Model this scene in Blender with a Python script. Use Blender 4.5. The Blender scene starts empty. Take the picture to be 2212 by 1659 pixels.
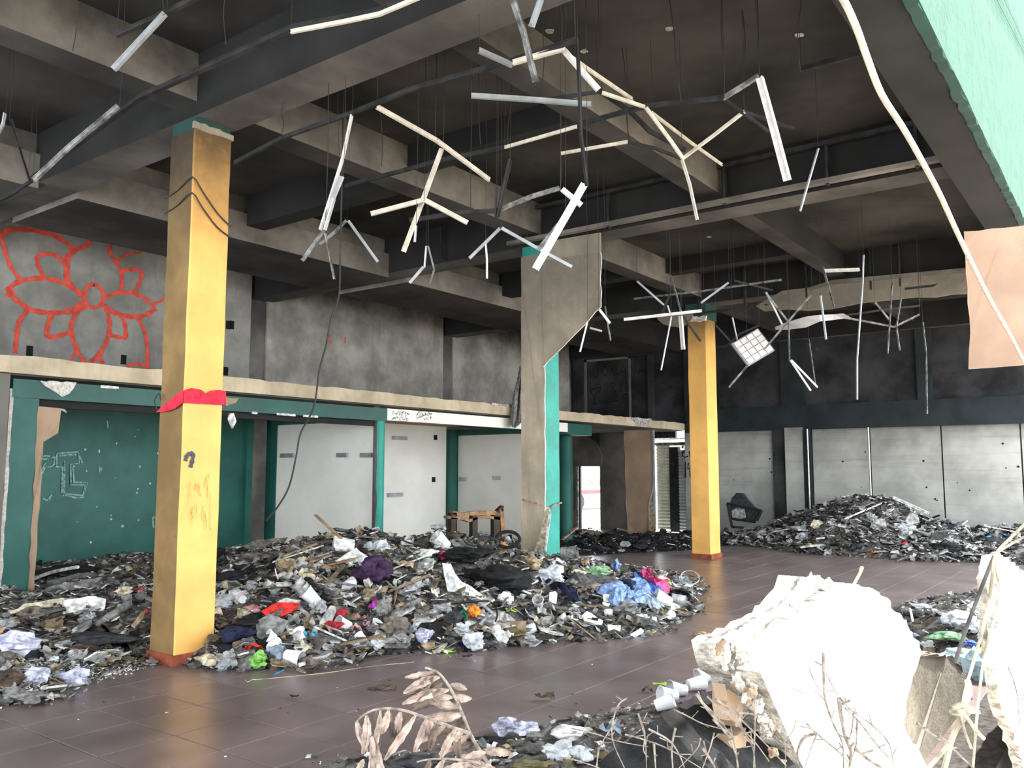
import bpy, bmesh, math, random
from mathutils import Vector, Matrix, noise
R = random.Random(7)
sc = bpy.context.scene
COL = sc.collection
# ---------------------------------------------------------------- camera
HC = 1.6; FPX = 1835.0; CX, CY = 1106.0, 829.5
PITCH = math.radians(5.788); YAW = math.radians(36.585)
cam_d = bpy.data.cameras.new('camera'); cam = bpy.data.objects.new('camera', cam_d); COL.objects.link(cam)
cam.location = (0, 0, HC); cam.rotation_euler = (math.pi/2+PITCH, 0, YAW-math.pi/2)
cam_d.sensor_width = 36; cam_d.lens = 36*FPX/2212; cam_d.clip_start = 0.05; cam_d.clip_end = 300
sc.camera = cam
# ---------------------------------------------------------------- sky, sun, exposure
w = bpy.data.worlds.new('sky'); sc.world = w; w.use_nodes = True
bg = w.node_tree.nodes['Background']; bg.inputs[0].default_value = (0.88, 0.94, 1.0, 1); bg.inputs[1].default_value = 3.3
sd = bpy.data.lights.new('sun', 'SUN'); so = bpy.data.objects.new('sun', sd); COL.objects.link(so)
sd.energy = 6.0; sd.angle = math.radians(0.6); sd.color = (1.0, 0.96, 0.88)
so.rotation_euler = Vector((0.26, -0.13, 0.95)).to_track_quat('Z', 'Y').to_euler()
sc.view_settings.view_transform = 'Standard'; sc.view_settings.look = 'None'
sc.view_settings.gamma = 1.0; sc.view_settings.use_curve_mapping = False
sc.view_settings.exposure = 1.42
# ---------------------------------------------------------------- photo pixel -> ray helpers
_c, _s = math.cos(PITCH), math.sin(PITCH)
XA = (math.sin(YAW), math.cos(YAW)); YA = (-math.cos(YAW), math.sin(YAW))
O = Vector((0, 0, HC))
def ray(px, py):
    x, y = (px-CX)/FPX, (py-CY)/FPX
    l, f, u = x, _c+_s*y, _s-_c*y
    return Vector((l*XA[0]+f*XA[1], l*YA[0]+f*YA[1], u))
def onz(p, z=0.0): d = ray(*p); return O+d*((z-HC)/d.z)
def onx(p, x): d = ray(*p); return O+d*(x/d.x)
def ony(p, y): d = ray(*p); return O+d*(y/d.y)
def atd(p, dep): return O+ray(*p)*dep
def depth(P): P = P-O; return _c*(P.x*XA[1]+P.y*YA[1])+_s*P.z
def pix(P):
    P = P-O; lx = P.x*XA[0]+P.y*YA[0]; lf = P.x*XA[1]+P.y*YA[1]
    z = _c*lf+_s*P.z
    return (CX+FPX*lx/z, CY+FPX*(_s*lf-_c*P.z)/z, z)
# ---------------------------------------------------------------- materials
def mat(name, col, rough=0.85, soot=None, var=0.12, vscale=3.0, bump=0.0, bscale=40.0, spec=0.3, metal=0.0, spots=None, alpha=1.0, trans=0.0, grain=None, sheen=0):
    """soot = (colour, z_low, z_high, amount, noise) dark smoke staining that grows with height; spots = (colour, scale, threshold)"""
    m = bpy.data.materials.new(name); m.use_nodes = True; nt = m.node_tree; N = nt.nodes; L = nt.links
    b = N['Principled BSDF']; b.inputs['Roughness'].default_value = rough; b.inputs['Specular IOR Level'].default_value = spec; b.inputs['Metallic'].default_value = metal
    g = N.new('ShaderNodeNewGeometry'); pos = g.outputs['Position']
    def mixc(a, bb, fac):
        mx = N.new('ShaderNodeMix'); mx.data_type = 'RGBA'
        for i, v in ((6, a), (7, bb)):
            if isinstance(v, tuple): mx.inputs[i].default_value = (*v[:3], 1)
            else: L.new(v, mx.inputs[i])
        if isinstance(fac, float): mx.inputs[0].default_value = fac
        else: L.new(fac, mx.inputs[0])
        return mx.outputs[2]
    def noi(scale, detail=4, vec=None, r=0.6):
        n = N.new('ShaderNodeTexNoise'); n.inputs['Scale'].default_value = scale; n.inputs['Detail'].default_value = detail; n.inputs['Roughness'].default_value = r
        L.new(vec or pos, n.inputs['Vector']); return n.outputs[0]
    def mr(v, a, bb, c=0.0, d=1.0):
        n = N.new('ShaderNodeMapRange'); n.interpolation_type = 'SMOOTHSTEP'
        L.new(v, n.inputs[0]); n.inputs[1].default_value = a; n.inputs[2].default_value = bb; n.inputs[3].default_value = c; n.inputs[4].default_value = d; return n.outputs[0]
    def mth(op, a, bb):
        n = N.new('ShaderNodeMath'); n.operation = op
        for i, v in ((0, a), (1, bb)):
            if isinstance(v, (int, float)): n.inputs[i].default_value = v
            else: L.new(v, n.inputs[i])
        return n.outputs[0]
    dark = tuple(c*(1-var*2.2) for c in col); lite = tuple(min(1, c*(1+var)) for c in col)
    c = mixc(dark, lite, mr(noi(vscale), 0.3, 0.7))
    if grain:
        mp = N.new('ShaderNodeMapping'); mp.inputs['Scale'].default_value = grain; L.new(pos, mp.inputs[0])
        c = mixc(c, tuple(x*0.55 for x in col), mr(noi(1.0, 6, mp.outputs[0], .7), 0.45, 0.85, 0, 0.7))
    if spots:
        c = mixc(c, spots[0], mr(noi(spots[1], 5), spots[2], spots[2]+0.06))
    if soot:
        sp = N.new('ShaderNodeSeparateXYZ'); L.new(pos, sp.inputs[0])
        zz = mth('ADD', sp.outputs[2], mth('MULTIPLY', mth('SUBTRACT', noi(1.1, 5), 0.5), soot[4]))
        f = mr(zz, soot[1], soot[2], 0, soot[3])
        f = mth('MULTIPLY', f, mr(noi(9.0, 6), 0.15, 0.6, 0.78, 1.0))
        c = mixc(c, soot[0], f)
    L.new(c, b.inputs['Base Color'])
    if bump:
        bp = N.new('ShaderNodeBump'); bp.inputs['Strength'].default_value = bump; bp.inputs['Distance'].default_value = 0.02
        L.new(noi(bscale, 5), bp.inputs['Height']); L.new(bp.outputs[0], b.inputs['Normal'])
    if alpha < 1: b.inputs['Alpha'].default_value = alpha
    if trans: b.inputs['Transmission Weight'].default_value = trans
    m.diffuse_color = (*col, 1)
    return m
BLK = (0.012, 0.0125, 0.013); SOOT = (0.022, 0.021, 0.020)
M = {}
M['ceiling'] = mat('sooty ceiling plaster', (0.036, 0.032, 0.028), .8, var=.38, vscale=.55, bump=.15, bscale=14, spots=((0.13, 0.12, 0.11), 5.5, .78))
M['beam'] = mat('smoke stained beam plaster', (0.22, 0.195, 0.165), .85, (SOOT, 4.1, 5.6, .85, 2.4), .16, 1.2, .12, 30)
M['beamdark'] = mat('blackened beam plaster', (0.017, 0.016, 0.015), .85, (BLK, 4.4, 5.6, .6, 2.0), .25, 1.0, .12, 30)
M['upper'] = mat('bare grey render with smoke stains', (0.36, 0.335, 0.30), .9, (SOOT, 3.9, 5.5, .93, 1.4), .18, 1.6, .3, 50, grain=(5, 5, .6))
M['upperflower'] = mat('grey render of the painted wall', (0.27, 0.262, 0.24), .9, (SOOT, 5.0, 5.9, .7, 1.0), .16, 1.6, .3, 50, grain=(6, 6, .9), spots=((.42, .42, .41), 2.1, .66))
M['upperstrip'] = mat('render of the recessed pillar strips', (0.17, 0.16, 0.145), .9, (SOOT, 3.4, 4.8, .9, 1.0), .2, 1.6, .3, 50)
M['farup'] = mat('burnt black upper render', (0.030, 0.030, 0.032), .85, None, .35, 1.3, .2, 30, spots=((.09, .085, .08), 3.2, .70))
M['band'] = mat('burnt dark green band', (0.014, 0.020, 0.023), .75, None, .2, 2)
M['farlow'] = mat('board marked concrete', (0.36, 0.355, 0.325), .9, (SOOT, 2.0, 3.0, .75, .9), .14, .9, .2, 30, grain=(.35, .35, 9))
M['fardark'] = mat('scorched concrete strip', (0.035, 0.035, 0.037), .9, None, .3, 1.3, .2)
M['ledge'] = mat('beige painted slab edge', (0.52, 0.43, 0.30), .85, None, .12, 2.2, .2, 40, grain=(7, 7, .8), spots=((.2, .17, .13), 6.5, .69))
M['ledgeraw'] = mat('chipped slab edge plaster', (0.42, 0.41, 0.38), .9, None, .3, 14, .4, 40)
M['green'] = mat('dark green wall paint', (0.018, 0.105, 0.083), .45, (SOOT, 2.1, 2.9, .55, .6), .12, 1.8, .08, 60, spots=((.30, .36, .33), 13, .80))
M['greenlit'] = mat('sea green pillar paint', (0.02, 0.26, 0.20), .45, None, .1, 3, .06, 60, spots=((.55, .6, .55), 9, .76))
M['white'] = mat('off white wall paint', (0.80, 0.77, 0.70), .6, None, .04, 1.2, .05, 50, spots=((.40, .40, .38), 2.7, .75))
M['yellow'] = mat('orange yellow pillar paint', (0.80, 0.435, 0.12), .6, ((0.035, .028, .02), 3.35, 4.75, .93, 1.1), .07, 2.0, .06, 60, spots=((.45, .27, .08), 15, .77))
M['skirt'] = mat('terracotta skirting tile', (0.30, 0.075, 0.04), .4, None, .2, 8)
M['drywall'] = mat('raw drywall face', (0.27, 0.24, 0.185), .9, None, .14, 1.5, .1, 40, grain=(9, 9, .6))
M['drywallsoot'] = mat('smoked drywall face', (0.45, 0.375, 0.27), .9, ((.12, .105, .09), 2.0, 4.4, .8, 1.5), .14, 1.5, .1, 40, grain=(9, 9, .5))
M['drybrown'] = mat('brown drywall paper', (0.34, 0.235, 0.155), .85, None, .1, 2)
M['drypeach'] = mat('peach drywall paper', (0.33, 0.215, 0.15), .8, None, .08, 2)
M['gypsum'] = mat('broken gypsum edge', (0.60, 0.56, 0.50), .95, None, .15, 30, .5, 60)
M['beamlow'] = mat('dark beam underside', (0.050, 0.045, 0.040), .85, None, .3, .8, .12, 30)  # undersides coloured darker than the front faces of the same beams
M['darkwall'] = mat('plain outer wall', (0.38, 0.37, 0.35))
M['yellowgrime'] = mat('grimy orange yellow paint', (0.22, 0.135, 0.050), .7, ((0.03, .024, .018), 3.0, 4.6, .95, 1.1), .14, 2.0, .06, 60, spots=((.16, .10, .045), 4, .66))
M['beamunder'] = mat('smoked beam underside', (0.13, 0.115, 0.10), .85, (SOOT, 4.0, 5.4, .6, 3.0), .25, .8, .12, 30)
M['greywall'] = mat('grey brown wall', (0.13, 0.12, 0.105), .85, None, .2, 1.2, .1)
M['steel'] = mat('galvanised steel', (0.45, 0.47, 0.48), .35, None, .1, 8, metal=.6)
M['barwhite'] = mat('white enamelled grid bar', (0.60, 0.58, 0.55), .5, None, .08, 18)
M['bargrey'] = mat('sooted grid bar', (0.20, 0.20, 0.19), .6, None, .35, 12)
M['barblack'] = mat('blackened grid bar', (0.022, 0.022, 0.022), .6, None, .3, 8)
M['barbeige'] = mat('beige grid bar', (0.58, 0.52, 0.43), .55, None, .1, 12)
M['wire'] = mat('burnt hanger wire', (0.03, 0.028, 0.026), .6)
M['tile'] = mat('worn reddish brown floor tile', (0.165, 0.122, 0.118), .31, None, .15, 1.3, .05, 25, spec=.5, grain=(2.2, .8, 1), spots=((.17, .075, .05), 1.7, .70))
M['grout'] = mat('dirty grout', (0.055, 0.048, 0.045), .9, None, .3, 20)
M['ground'] = mat('dry pale ground', (0.42, 0.37, 0.30), .95, None, .15, 1.2, .3, 20)
M['ash'] = mat('black ash and char', (0.014, 0.014, 0.015), .9, None, .4, 12, .8, 60, spots=((.20, .20, .20), 22, .70))
M['rubble'] = mat('dirty grey rubbish base', (0.12, 0.11, 0.10), .9, None, .5, 9, 1.0, 50, spots=((.33, .32, .30), 16, .63))
M['fascia'] = mat('cracked green fascia paint', (0.015, 0.078, 0.042), .8, None, .12, 5, .7, 22, grain=(1.2, 9, 9))
M['cable'] = mat('cream cable sheath', (0.60, 0.54, 0.43), .5, None, .1, 20)
M['plaster'] = mat('bright white plaster', (0.86, 0.85, 0.80), .9, None, .06, 6, .5, 30)
M['plasteredge'] = mat('crumbled plaster core', (0.55, 0.51, 0.44), .95, None, .3, 16, 1.0, 45)
M['concpale'] = mat('pale broken screed', (0.30, 0.27, 0.22), .9, None, .12, 5, .3, 30)
M['leaf'] = mat('dead leaf', (0.46, 0.35, 0.29), .7, None, .25, 30, .3, 60)
M['leafdark'] = mat('dead leaf underside', (0.17, 0.125, 0.10), .8, None, .25, 30)
M['twig'] = mat('dry twig bark', (0.27, 0.225, 0.185), .85, None, .25, 60)
M['shutter'] = mat('cream corrugated sheet', (0.62, 0.61, 0.50), .5, None, .1, 3)
M['shutterw'] = mat('white corrugated sheet', (0.66, 0.68, 0.68), .5, None, .1, 3)
M['red'] = mat('red paint', (0.75, 0.04, 0.05), .4)
M['ribbon'] = mat('crimson fabric band', (0.62, 0.02, 0.05), .8, None, .2, 15)
M['graf'] = mat('red spray paint', (0.66, 0.085, 0.055), .8, None, .15, 9)
M['chalk'] = mat('pale chalk line', (0.22, 0.38, 0.33), .9, None, .3, 40)
M['marker'] = mat('dark marker ink', (0.06, 0.06, 0.075), .8)
M['soft'] = mat('faint dark scratch', (0.008, 0.008, 0.008), .9)
M['lamp'] = mat('ribbed lamp diffuser', (0.60, 0.55, 0.52), .5, None, .06, 3)
M['wood'] = mat('varnished wood', (0.30, 0.15, 0.06), .5, None, .3, 6, grain=(3, 3, 20))
M['wooddark'] = mat('charred wood', (0.035, 0.022, 0.015), .6, None, .3, 6)
M['lath'] = mat('dusty wood', (0.28, 0.20, 0.13), .8, None, .25, 9)
# rubbish colours
def rub(n, c, r=.8, **k): M[n] = mat(n, c, r, None, k.pop('var', .28), k.pop('vs', 16), k.pop('bump', .3), 40, **k); return n
for n, c, r in (('chalk white', (.72, .71, .68), .8), ('dusty white', (.52, .51, .48), .85), ('pale grey', (.36, .355, .34), .85), ('mid grey', (.21, .205, .195), .9),
                ('dark grey', (.10, .097, .092), .9), ('brown grey', (.16, .135, .11), .9), ('tan', (.36, .27, .165), .85), ('dark brown', (.085, .058, .04), .9), ('black', (.012, .012, .013), .85),
                ('navy', (.012, .016, .045), .85), ('blue', (.05, .11, .42), .7), ('denim blue', (.20, .30, .52), .7), ('cyan', (.02, .42, .72), .6), ('pink', (.62, .05, .18), .5), ('dusty pink', (.45, .24, .24), .8),
                ('crimson', (.38, .02, .03), .7), ('red plastic', (.62, .03, .025), .5), ('purple', (.045, .018, .055), .85), ('magenta foil', (.45, .05, .38), .35), ('leaf green', (.18, .42, .08), .5),
                ('soft green', (.24, .40, .22), .7), ('mint', (.13, .42, .28), .5), ('lime', (.42, .80, .05), .4), ('yellow plastic', (.62, .52, .06), .6), ('orange', (.75, .22, .02), .5), ('ochre', (.48, .30, .08), .7),
                ('olive', (.14, .12, .055), .85), ('lavender', (.50, .50, .62), .6), ('cream', (.62, .54, .38), .8), ('blue grey', (.24, .30, .36), .7), ('charcoal', (.04, .04, .043), .8)):
    rub(n, c, r)
M['foam'] = mat('white foam', (.74, .74, .76), .55, None, .06, 10)
M['clear'] = mat('crinkled clear film', (.55, .57, .58), .18, None, .2, 14, .8, 30, spec=.8, alpha=.62)
M['milky'] = mat('milky plastic bag film', (.62, .65, .68), .25, None, .15, 14, .7, 30, spec=.7, alpha=.85)
M['jug'] = mat('pale blue jug plastic', (.34, .48, .52), .25, None, .1, 10, alpha=.9)
# ---------------------------------------------------------------- builders
class MB:
    def __init__(s): s.v = []; s.f = []; s.mi = []
    def add(s, vs, fs, mi=0):
        o = len(s.v); s.v += [tuple(v) for v in vs]; s.f += [tuple(i+o for i in f) for f in fs]; s.mi += [mi]*len(fs); return s
    def box(s, x0, x1, y0, y1, z0, z1, mi=0):
        vs = [(x, y, z) for z in (z0, z1) for y in (y0, y1) for x in (x0, x1)]
        return s.add(vs, [(0, 2, 3, 1), (4, 5, 7, 6), (0, 1, 5, 4), (2, 6, 7, 3), (0, 4, 6, 2), (1, 3, 7, 5)], mi)
    def prism(s, pts, off, mi=0, mside=None):
        n = len(pts); off = Vector(off); a = [Vector(p) for p in pts]
        s.add(a+[p+off for p in a], [tuple(range(n)), tuple(range(2*n-1, n-1, -1))], mi)
        o = len(s.v)-2*n
        s.f += [(o+i, o+(i+1) % n, o+n+(i+1) % n, o+n+i) for i in range(n)]; s.mi += [mi if mside is None else mside]*n; return s
    def tube(s, pts, r, n=6, mi=0, taper=None, cap=True):
        pts = [Vector(p) for p in pts]; m = len(pts); up = Vector((0.13, 0.21, 0.97)); vs = []
        for i, p in enumerate(pts):
            d = (pts[min(i+1, m-1)]-pts[max(i-1, 0)]).normalized()
            if abs(d.dot(up)) > .95: up = Vector((1, .2, .1)).normalized()
            a = d.cross(up).normalized(); b = d.cross(a)
            rr = r[i] if isinstance(r, (list, tuple)) else r*(1 if taper is None else 1+(taper-1)*i/(m-1))
            vs += [p+a*math.cos(2*math.pi*k/n)*rr+b*math.sin(2*math.pi*k/n)*rr for k in range(n)]
        fs = [(i*n+k, i*n+(k+1) % n, (i+1)*n+(k+1) % n, (i+1)*n+k) for i in range(m-1) for k in range(n)]
        if cap: fs += [tuple(range(n))[::-1], tuple(range((m-1)*n, m*n))]
        return s.add(vs, fs, mi)
    def bar(s, a, b, w, h, up=(0, 0, 1), mi=0):
        a, b = Vector(a), Vector(b); d = (b-a).normalized(); u = Vector(up)
        if abs(d.dot(u)) > .97: u = Vector((1, 0, 0)) if abs(d.x) < .9 else Vector((0, 1, 0))
        x = d.cross(u).normalized(); y = x.cross(d)
        vs = [p+x*sx*w/2+y*sy*h/2 for p in (a, b) for sx, sy in ((-1, -1), (1, -1), (1, 1), (-1, 1))]
        return s.add(vs, [(0, 1, 2, 3), (7, 6, 5, 4), (0, 4, 5, 1), (1, 5, 6, 2), (2, 6, 7, 3), (3, 7, 4, 0)], mi)
    def tee(s, a, b, w=.03, h=.034, up=(0, 0, 1), mi=0):
        a, b = Vector(a), Vector(b); d = (b-a).normalized(); u = Vector(up)
        if abs(d.dot(u)) > .94: u = Vector((YA[0], YA[1], 0)) if False else Vector((-.8, -.6, 0))
        x = d.cross(u).normalized(); y = x.cross(d).normalized()
        if y.z < 0 and abs(y.z) > .2: y = -y
        s.bar(a, b, w, .004, y, mi); s.bar(a+y*h/2, b+y*h/2, .004, h, y, mi); s.bar(a+y*h, b+y*h, .010, .008, y, mi); return s
    def lathe(s, prof, c=(0, 0, 0), n=14, mi=0):
        vs = [(c[0]+r*math.cos(2*math.pi*k/n), c[1]+r*math.sin(2*math.pi*k/n), c[2]+z) for r, z in prof for k in range(n)]
        return s.add(vs, [(i*n+k, i*n+(k+1) % n, (i+1)*n+(k+1) % n, (i+1)*n+k) for i in range(len(prof)-1) for k in range(n)], mi)
    def obj(s, name, mats, parent=None, smooth=False):
        me = bpy.data.meshes.new(name); me.from_pydata(s.v, [], s.f)
        if isinstance(mats, str): mats = [mats]
        for m in mats: me.materials.append(M[m])
        if len(mats) > 1: me.polygons.foreach_set('material_index', s.mi)
        if smooth: me.polygons.foreach_set('use_smooth', [True]*len(me.polygons))
        me.update(); o = bpy.data.objects.new(name, me); COL.objects.link(o)
        if parent: o.parent = parent
        return o
def tag(o, label=None, cat=None, group=None, kind=None):
    for k, v in (('label', label), ('category', cat), ('group', group), ('kind', kind)):
        if v: o[k] = v
    return o
def thing(name, label, cat, loc=(0, 0, 0), group=None):
    o = bpy.data.objects.new(name, None); COL.objects.link(o); o.empty_display_size = .1; o.location = loc
    return tag(o, label, cat, group)
def center(o):
    """move a mesh's origin to its centre, for world-space meshes"""
    me = o.data; c = Vector((0, 0, 0)); n = len(me.vertices)
    for v in me.vertices: c += v.co
    c /= n; me.transform(Matrix.Translation(-c)); o.location = o.location+c; return o
def ragged(pts, amp, step, seed=1, closed=True):
    rr = random.Random(seed); out = []; n = len(pts)
    pts = [Vector(p) for p in pts]
    for i in range(n if closed else n-1):
        a, b = pts[i], pts[(i+1) % n]; k = max(1, int((b-a).length/step))
        for j in range(k):
            p = a.lerp(b, j/k)
            if j or amp < 0: p = p+Vector((rr.uniform(-1, 1), rr.uniform(-1, 1), rr.uniform(-1, 1)))*abs(amp)
            out.append(p)
    if not closed: out.append(pts[-1])
    return out
def smooth_path(pts, k=6):
    pts = [Vector(p) for p in pts]; out = []
    P = [pts[0]]+pts+[pts[-1]]
    for i in range(1, len(P)-2):
        a, b, c, d = P[i-1:i+3]
        for j in range(k):
            t = j/k; out.append(0.5*((2*b)+(c-a)*t+(2*a-5*b+4*c-d)*t*t+(3*b-a-3*c+d)*t**3))
    out.append(pts[-1]); return out
LIFT = 0.0
def stroke(mb, pts, w, nrm, sm=True, mi=0):
    """flat painted line of width w lying on a plane of normal nrm"""
    global LIFT
    LIFT = (LIFT+.00035) % .006
    nrm = Vector(nrm); pts = smooth_path(pts, 5) if sm and len(pts) > 2 else [Vector(p) for p in pts]
    L_, R_ = [], []
    for i, p in enumerate(pts):
        d = (pts[min(i+1, len(pts)-1)]-pts[max(i-1, 0)]).normalized(); s = d.cross(nrm).normalized()*w/2*(1+.25*math.sin(i*1.7))
        L_.append(p+s+nrm*(.004+LIFT)); R_.append(p-s+nrm*(.004+LIFT))
    n = len(pts); mb.add(L_+R_, [(i, i+1, n+i+1, n+i) for i in range(n-1)], mi)
# ================================================================ SETTING
def struct(name, mb, mats, parent=None, **k):
    o = mb.obj(name, mats, parent, **k)
    if parent is None: o['kind'] = 'structure'
    return o
PX = [4.1, 9.4, 14.65, 20.0]; ZC = 5.25
YS = 12.8; XE = 20.2; YL = 9.42
# floor: grout slab, tiles as parts
TS, OXT, OYT = .475, .475*.45, .475*.15
floor = struct('floor', MB().box(-1.5, XE+.1, .75, YS+.1, -.25, -.008), 'grout')
cells = []
for i in range(-3, 43):
    for j in range(2, 27):
        x, y = OXT+(i+.5)*TS, OYT+(j+.5)*TS
        if x < XE-.1 and y > .95 and y < YS and x > -1.2: cells.append((x, y))
vis = []
for x, y in cells:
    px, py, d = pix(Vector((x, y, 0)))
    hidden = (x > 4.6 and y > 5.6 and x < 13 and y > 5.6+(x-4.6)*.02) or (x < 4.6 and y > 6.9)
    if d > 0 and -40 < px < 2250 and py < 1700 and not hidden: vis.append((d, x, y))
vis.sort(); near = {(x, y) for d, x, y in vis[:296]}
def tile_mesh(hh, ch):
    mb = MB(); a = TS/2-.0030; b = a-.0035
    vs = [(-a, -a, -.02), (a, -a, -.02), (a, a, -.02), (-a, a, -.02), (-a, -a, hh-.003), (a, -a, hh-.003), (a, a, hh-.003), (-a, a, hh-.003), (-b, -b, hh), (b, -b, hh), (b, b, hh), (-b, b, hh)]
    fs = [(0, 1, 5, 4), (1, 2, 6, 5), (2, 3, 7, 6), (3, 0, 4, 7), (4, 5, 9, 8), (5, 6, 10, 9), (6, 7, 11, 10), (7, 4, 8, 11), (8, 9, 10, 11)]
    return vs, fs
tm = []
for k in range(3):
    vs, fs = tile_mesh(.0, 0); o = MB().add(vs, fs); me = bpy.data.meshes.new('floor_tile'); me.from_pydata(o.v, [], o.f); me.materials.append(M['tile']); tm.append(me)
rest = MB(); vs0, fs0 = tile_mesh(0, 0)
for x, y in cells:
    if (x, y) in near:
        o = bpy.data.objects.new('floor_tile', R.choice(tm)); COL.objects.link(o); o.parent = floor
        o.location = (x, y, R.uniform(-.0008, .0008)); o.rotation_euler = (R.uniform(-.0018, .0018), R.uniform(-.0018, .0018), 0)
    else: rest.add([(a+x, b+y, c) for a, b, c in vs0], fs0)
tag(rest.obj('floor_tile', 'tile', floor), kind='stuff')
# ground outside
g = MB().box(-14, 45, -22, .75, -.6, -.45); g.box(XE+1.6, 60, .75, 40, -.3, -.05)
struct('ground', g, 'ground')
# ceiling with beams as parts
ceil = struct('ceiling', MB().box(-4, XE+.3, .95, YS+.3, ZC, ZC+.25), 'ceiling')
def beam(mb, m): return mb.obj('beam', m, ceil)
for x in PX:
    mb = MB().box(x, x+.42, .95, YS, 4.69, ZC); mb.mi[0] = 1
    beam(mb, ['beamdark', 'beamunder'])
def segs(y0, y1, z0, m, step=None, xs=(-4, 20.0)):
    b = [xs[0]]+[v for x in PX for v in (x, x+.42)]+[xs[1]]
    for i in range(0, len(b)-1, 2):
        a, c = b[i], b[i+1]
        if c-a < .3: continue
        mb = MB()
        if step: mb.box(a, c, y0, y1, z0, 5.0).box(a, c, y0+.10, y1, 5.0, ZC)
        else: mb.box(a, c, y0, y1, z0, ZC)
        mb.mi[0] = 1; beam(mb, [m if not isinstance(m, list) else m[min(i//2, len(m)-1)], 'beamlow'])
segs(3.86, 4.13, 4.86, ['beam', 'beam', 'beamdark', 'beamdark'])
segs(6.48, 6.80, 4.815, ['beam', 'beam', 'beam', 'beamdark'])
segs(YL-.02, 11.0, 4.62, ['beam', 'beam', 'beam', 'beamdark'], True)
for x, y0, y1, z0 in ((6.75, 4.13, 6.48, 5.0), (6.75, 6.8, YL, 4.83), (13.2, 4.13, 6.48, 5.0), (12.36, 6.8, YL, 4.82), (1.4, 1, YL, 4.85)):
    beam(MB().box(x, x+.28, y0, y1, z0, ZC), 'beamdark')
# rendered wall panels above the mezzanine
wb = struct('wall_back', MB().box(-4, XE+.1, YS+.07, YS+.3, -.25, ZC), 'upperstrip')
xb = [-4]+[v for x in PX[1:] for v in (x-.06, x+.30)]+[XE]
for i in range(0, len(xb)-1, 2):
    if xb[i+1]-xb[i] > .3: MB().box(xb[i], xb[i+1], YS, YS+.1, 2.7, 5.17).obj('panel', 'upperflower' if i == 0 else 'upper', wb)
MB().box(PX[1]-.02, PX[1]+.32, YS+.05, YS+.1, 2.7, 4.69).obj('pillar_strip', 'upperstrip', wb)
MB().box(PX[2]-.02, PX[2]+.32, YS+.05, YS+.1, 2.7, 4.69).obj('pillar_strip', 'upperstrip', wb)
# outlet openings in the flower wall
for p in ((64, 758), (267, 777), (493, 702), (501, 702), (488, 802)):
    c = ony(p, YS-.004); mb = MB(); mb.box(c.x-.045, c.x+.045, YS-.006, YS+.001, c.z-.075, c.z+.075); mb.obj('socket_hole', 'soft', wb)
# red flower painted on the wall
gf = MB(); W_ = lambda l: [ony((x/2.962, 460+y/2.962), YS-.002) for x, y in l]
FL = [
 ([(40, 500), (130, 435), (290, 420), (430, 460), (520, 530)], .11), ([(40, 510), (110, 560), (200, 620), (330, 640), (450, 625), (535, 570)], .12), ([(45, 512), (75, 500), (90, 520)], .10),
 ([(600, 455), (555, 475), (540, 530), (560, 590), (610, 605), (655, 570), (655, 500), (600, 455)], .10), ([(665, 540), (760, 510), (850, 515), (930, 550), (990, 610)], .10),
 ([(660, 590), (740, 640), (860, 665), (940, 650), (995, 610)], .12), ([(545, 595), (480, 650), (455, 740), (480, 850), (540, 960)], .11), ([(680, 610), (700, 700), (690, 790), (650, 880), (575, 960)], .11),
 ([(130, 435), (60, 330), (20, 200), (0, 130)], .09), ([(-10, 150), (60, 110), (200, 110), (360, 150), (470, 235)], .12), ([(470, 235), (540, 215), (575, 180)], .12), ([(470, 240), (430, 290), (425, 370), (440, 450), (530, 530)], .14),
 ([(280, 410), (240, 330), (240, 280), (300, 262), (370, 280), (410, 320)], .10), ([(695, 205), (710, 270), (760, 350), (780, 450), (755, 520)], .10), ([(750, 300), (820, 265), (905, 250)], .07),
 ([(780, 375), (850, 360), (905, 385), (890, 450), (860, 510)], .10), ([(330, 650), (300, 740), (310, 795), (380, 785), (450, 760)], .11), ([(770, 650), (800, 720), (805, 800)], .11), ([(700, 780), (760, 795), (810, 800)], .10),
 ([(880, 670), (925, 760), (940, 860), (945, 1000)], .10), ([(180, 620), (120, 700), (105, 800), (95, 900)], .10), ([(490, 880), (450, 950)], .06), ([(620, 910), (660, 965)], .09), ([(810, 985), (880, 965), (945, 985)], .09), ([(985, 580), (1030, 560), (1070, 520)], .07), ([(650, 910), (590, 950)], .06)]
for l, w_ in FL: stroke(gf, W_(l), w_*.62, (0, -1, 0))
gf.obj('painted_flower', 'graf', wb)
gf = MB()
for l in ([(712, 722), (712, 742)], [(745, 728), (745, 742)]): stroke(gf, [ony(p, YS-.002) for p in l], .03, (0, -1, 0), False)
gf.obj('paint_streak', 'graf', wb)
# far right wall
wr = struct('wall_right', MB().box(XE, XE+.25, .6, 9.47, -.25, ZC), 'farup')
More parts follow.
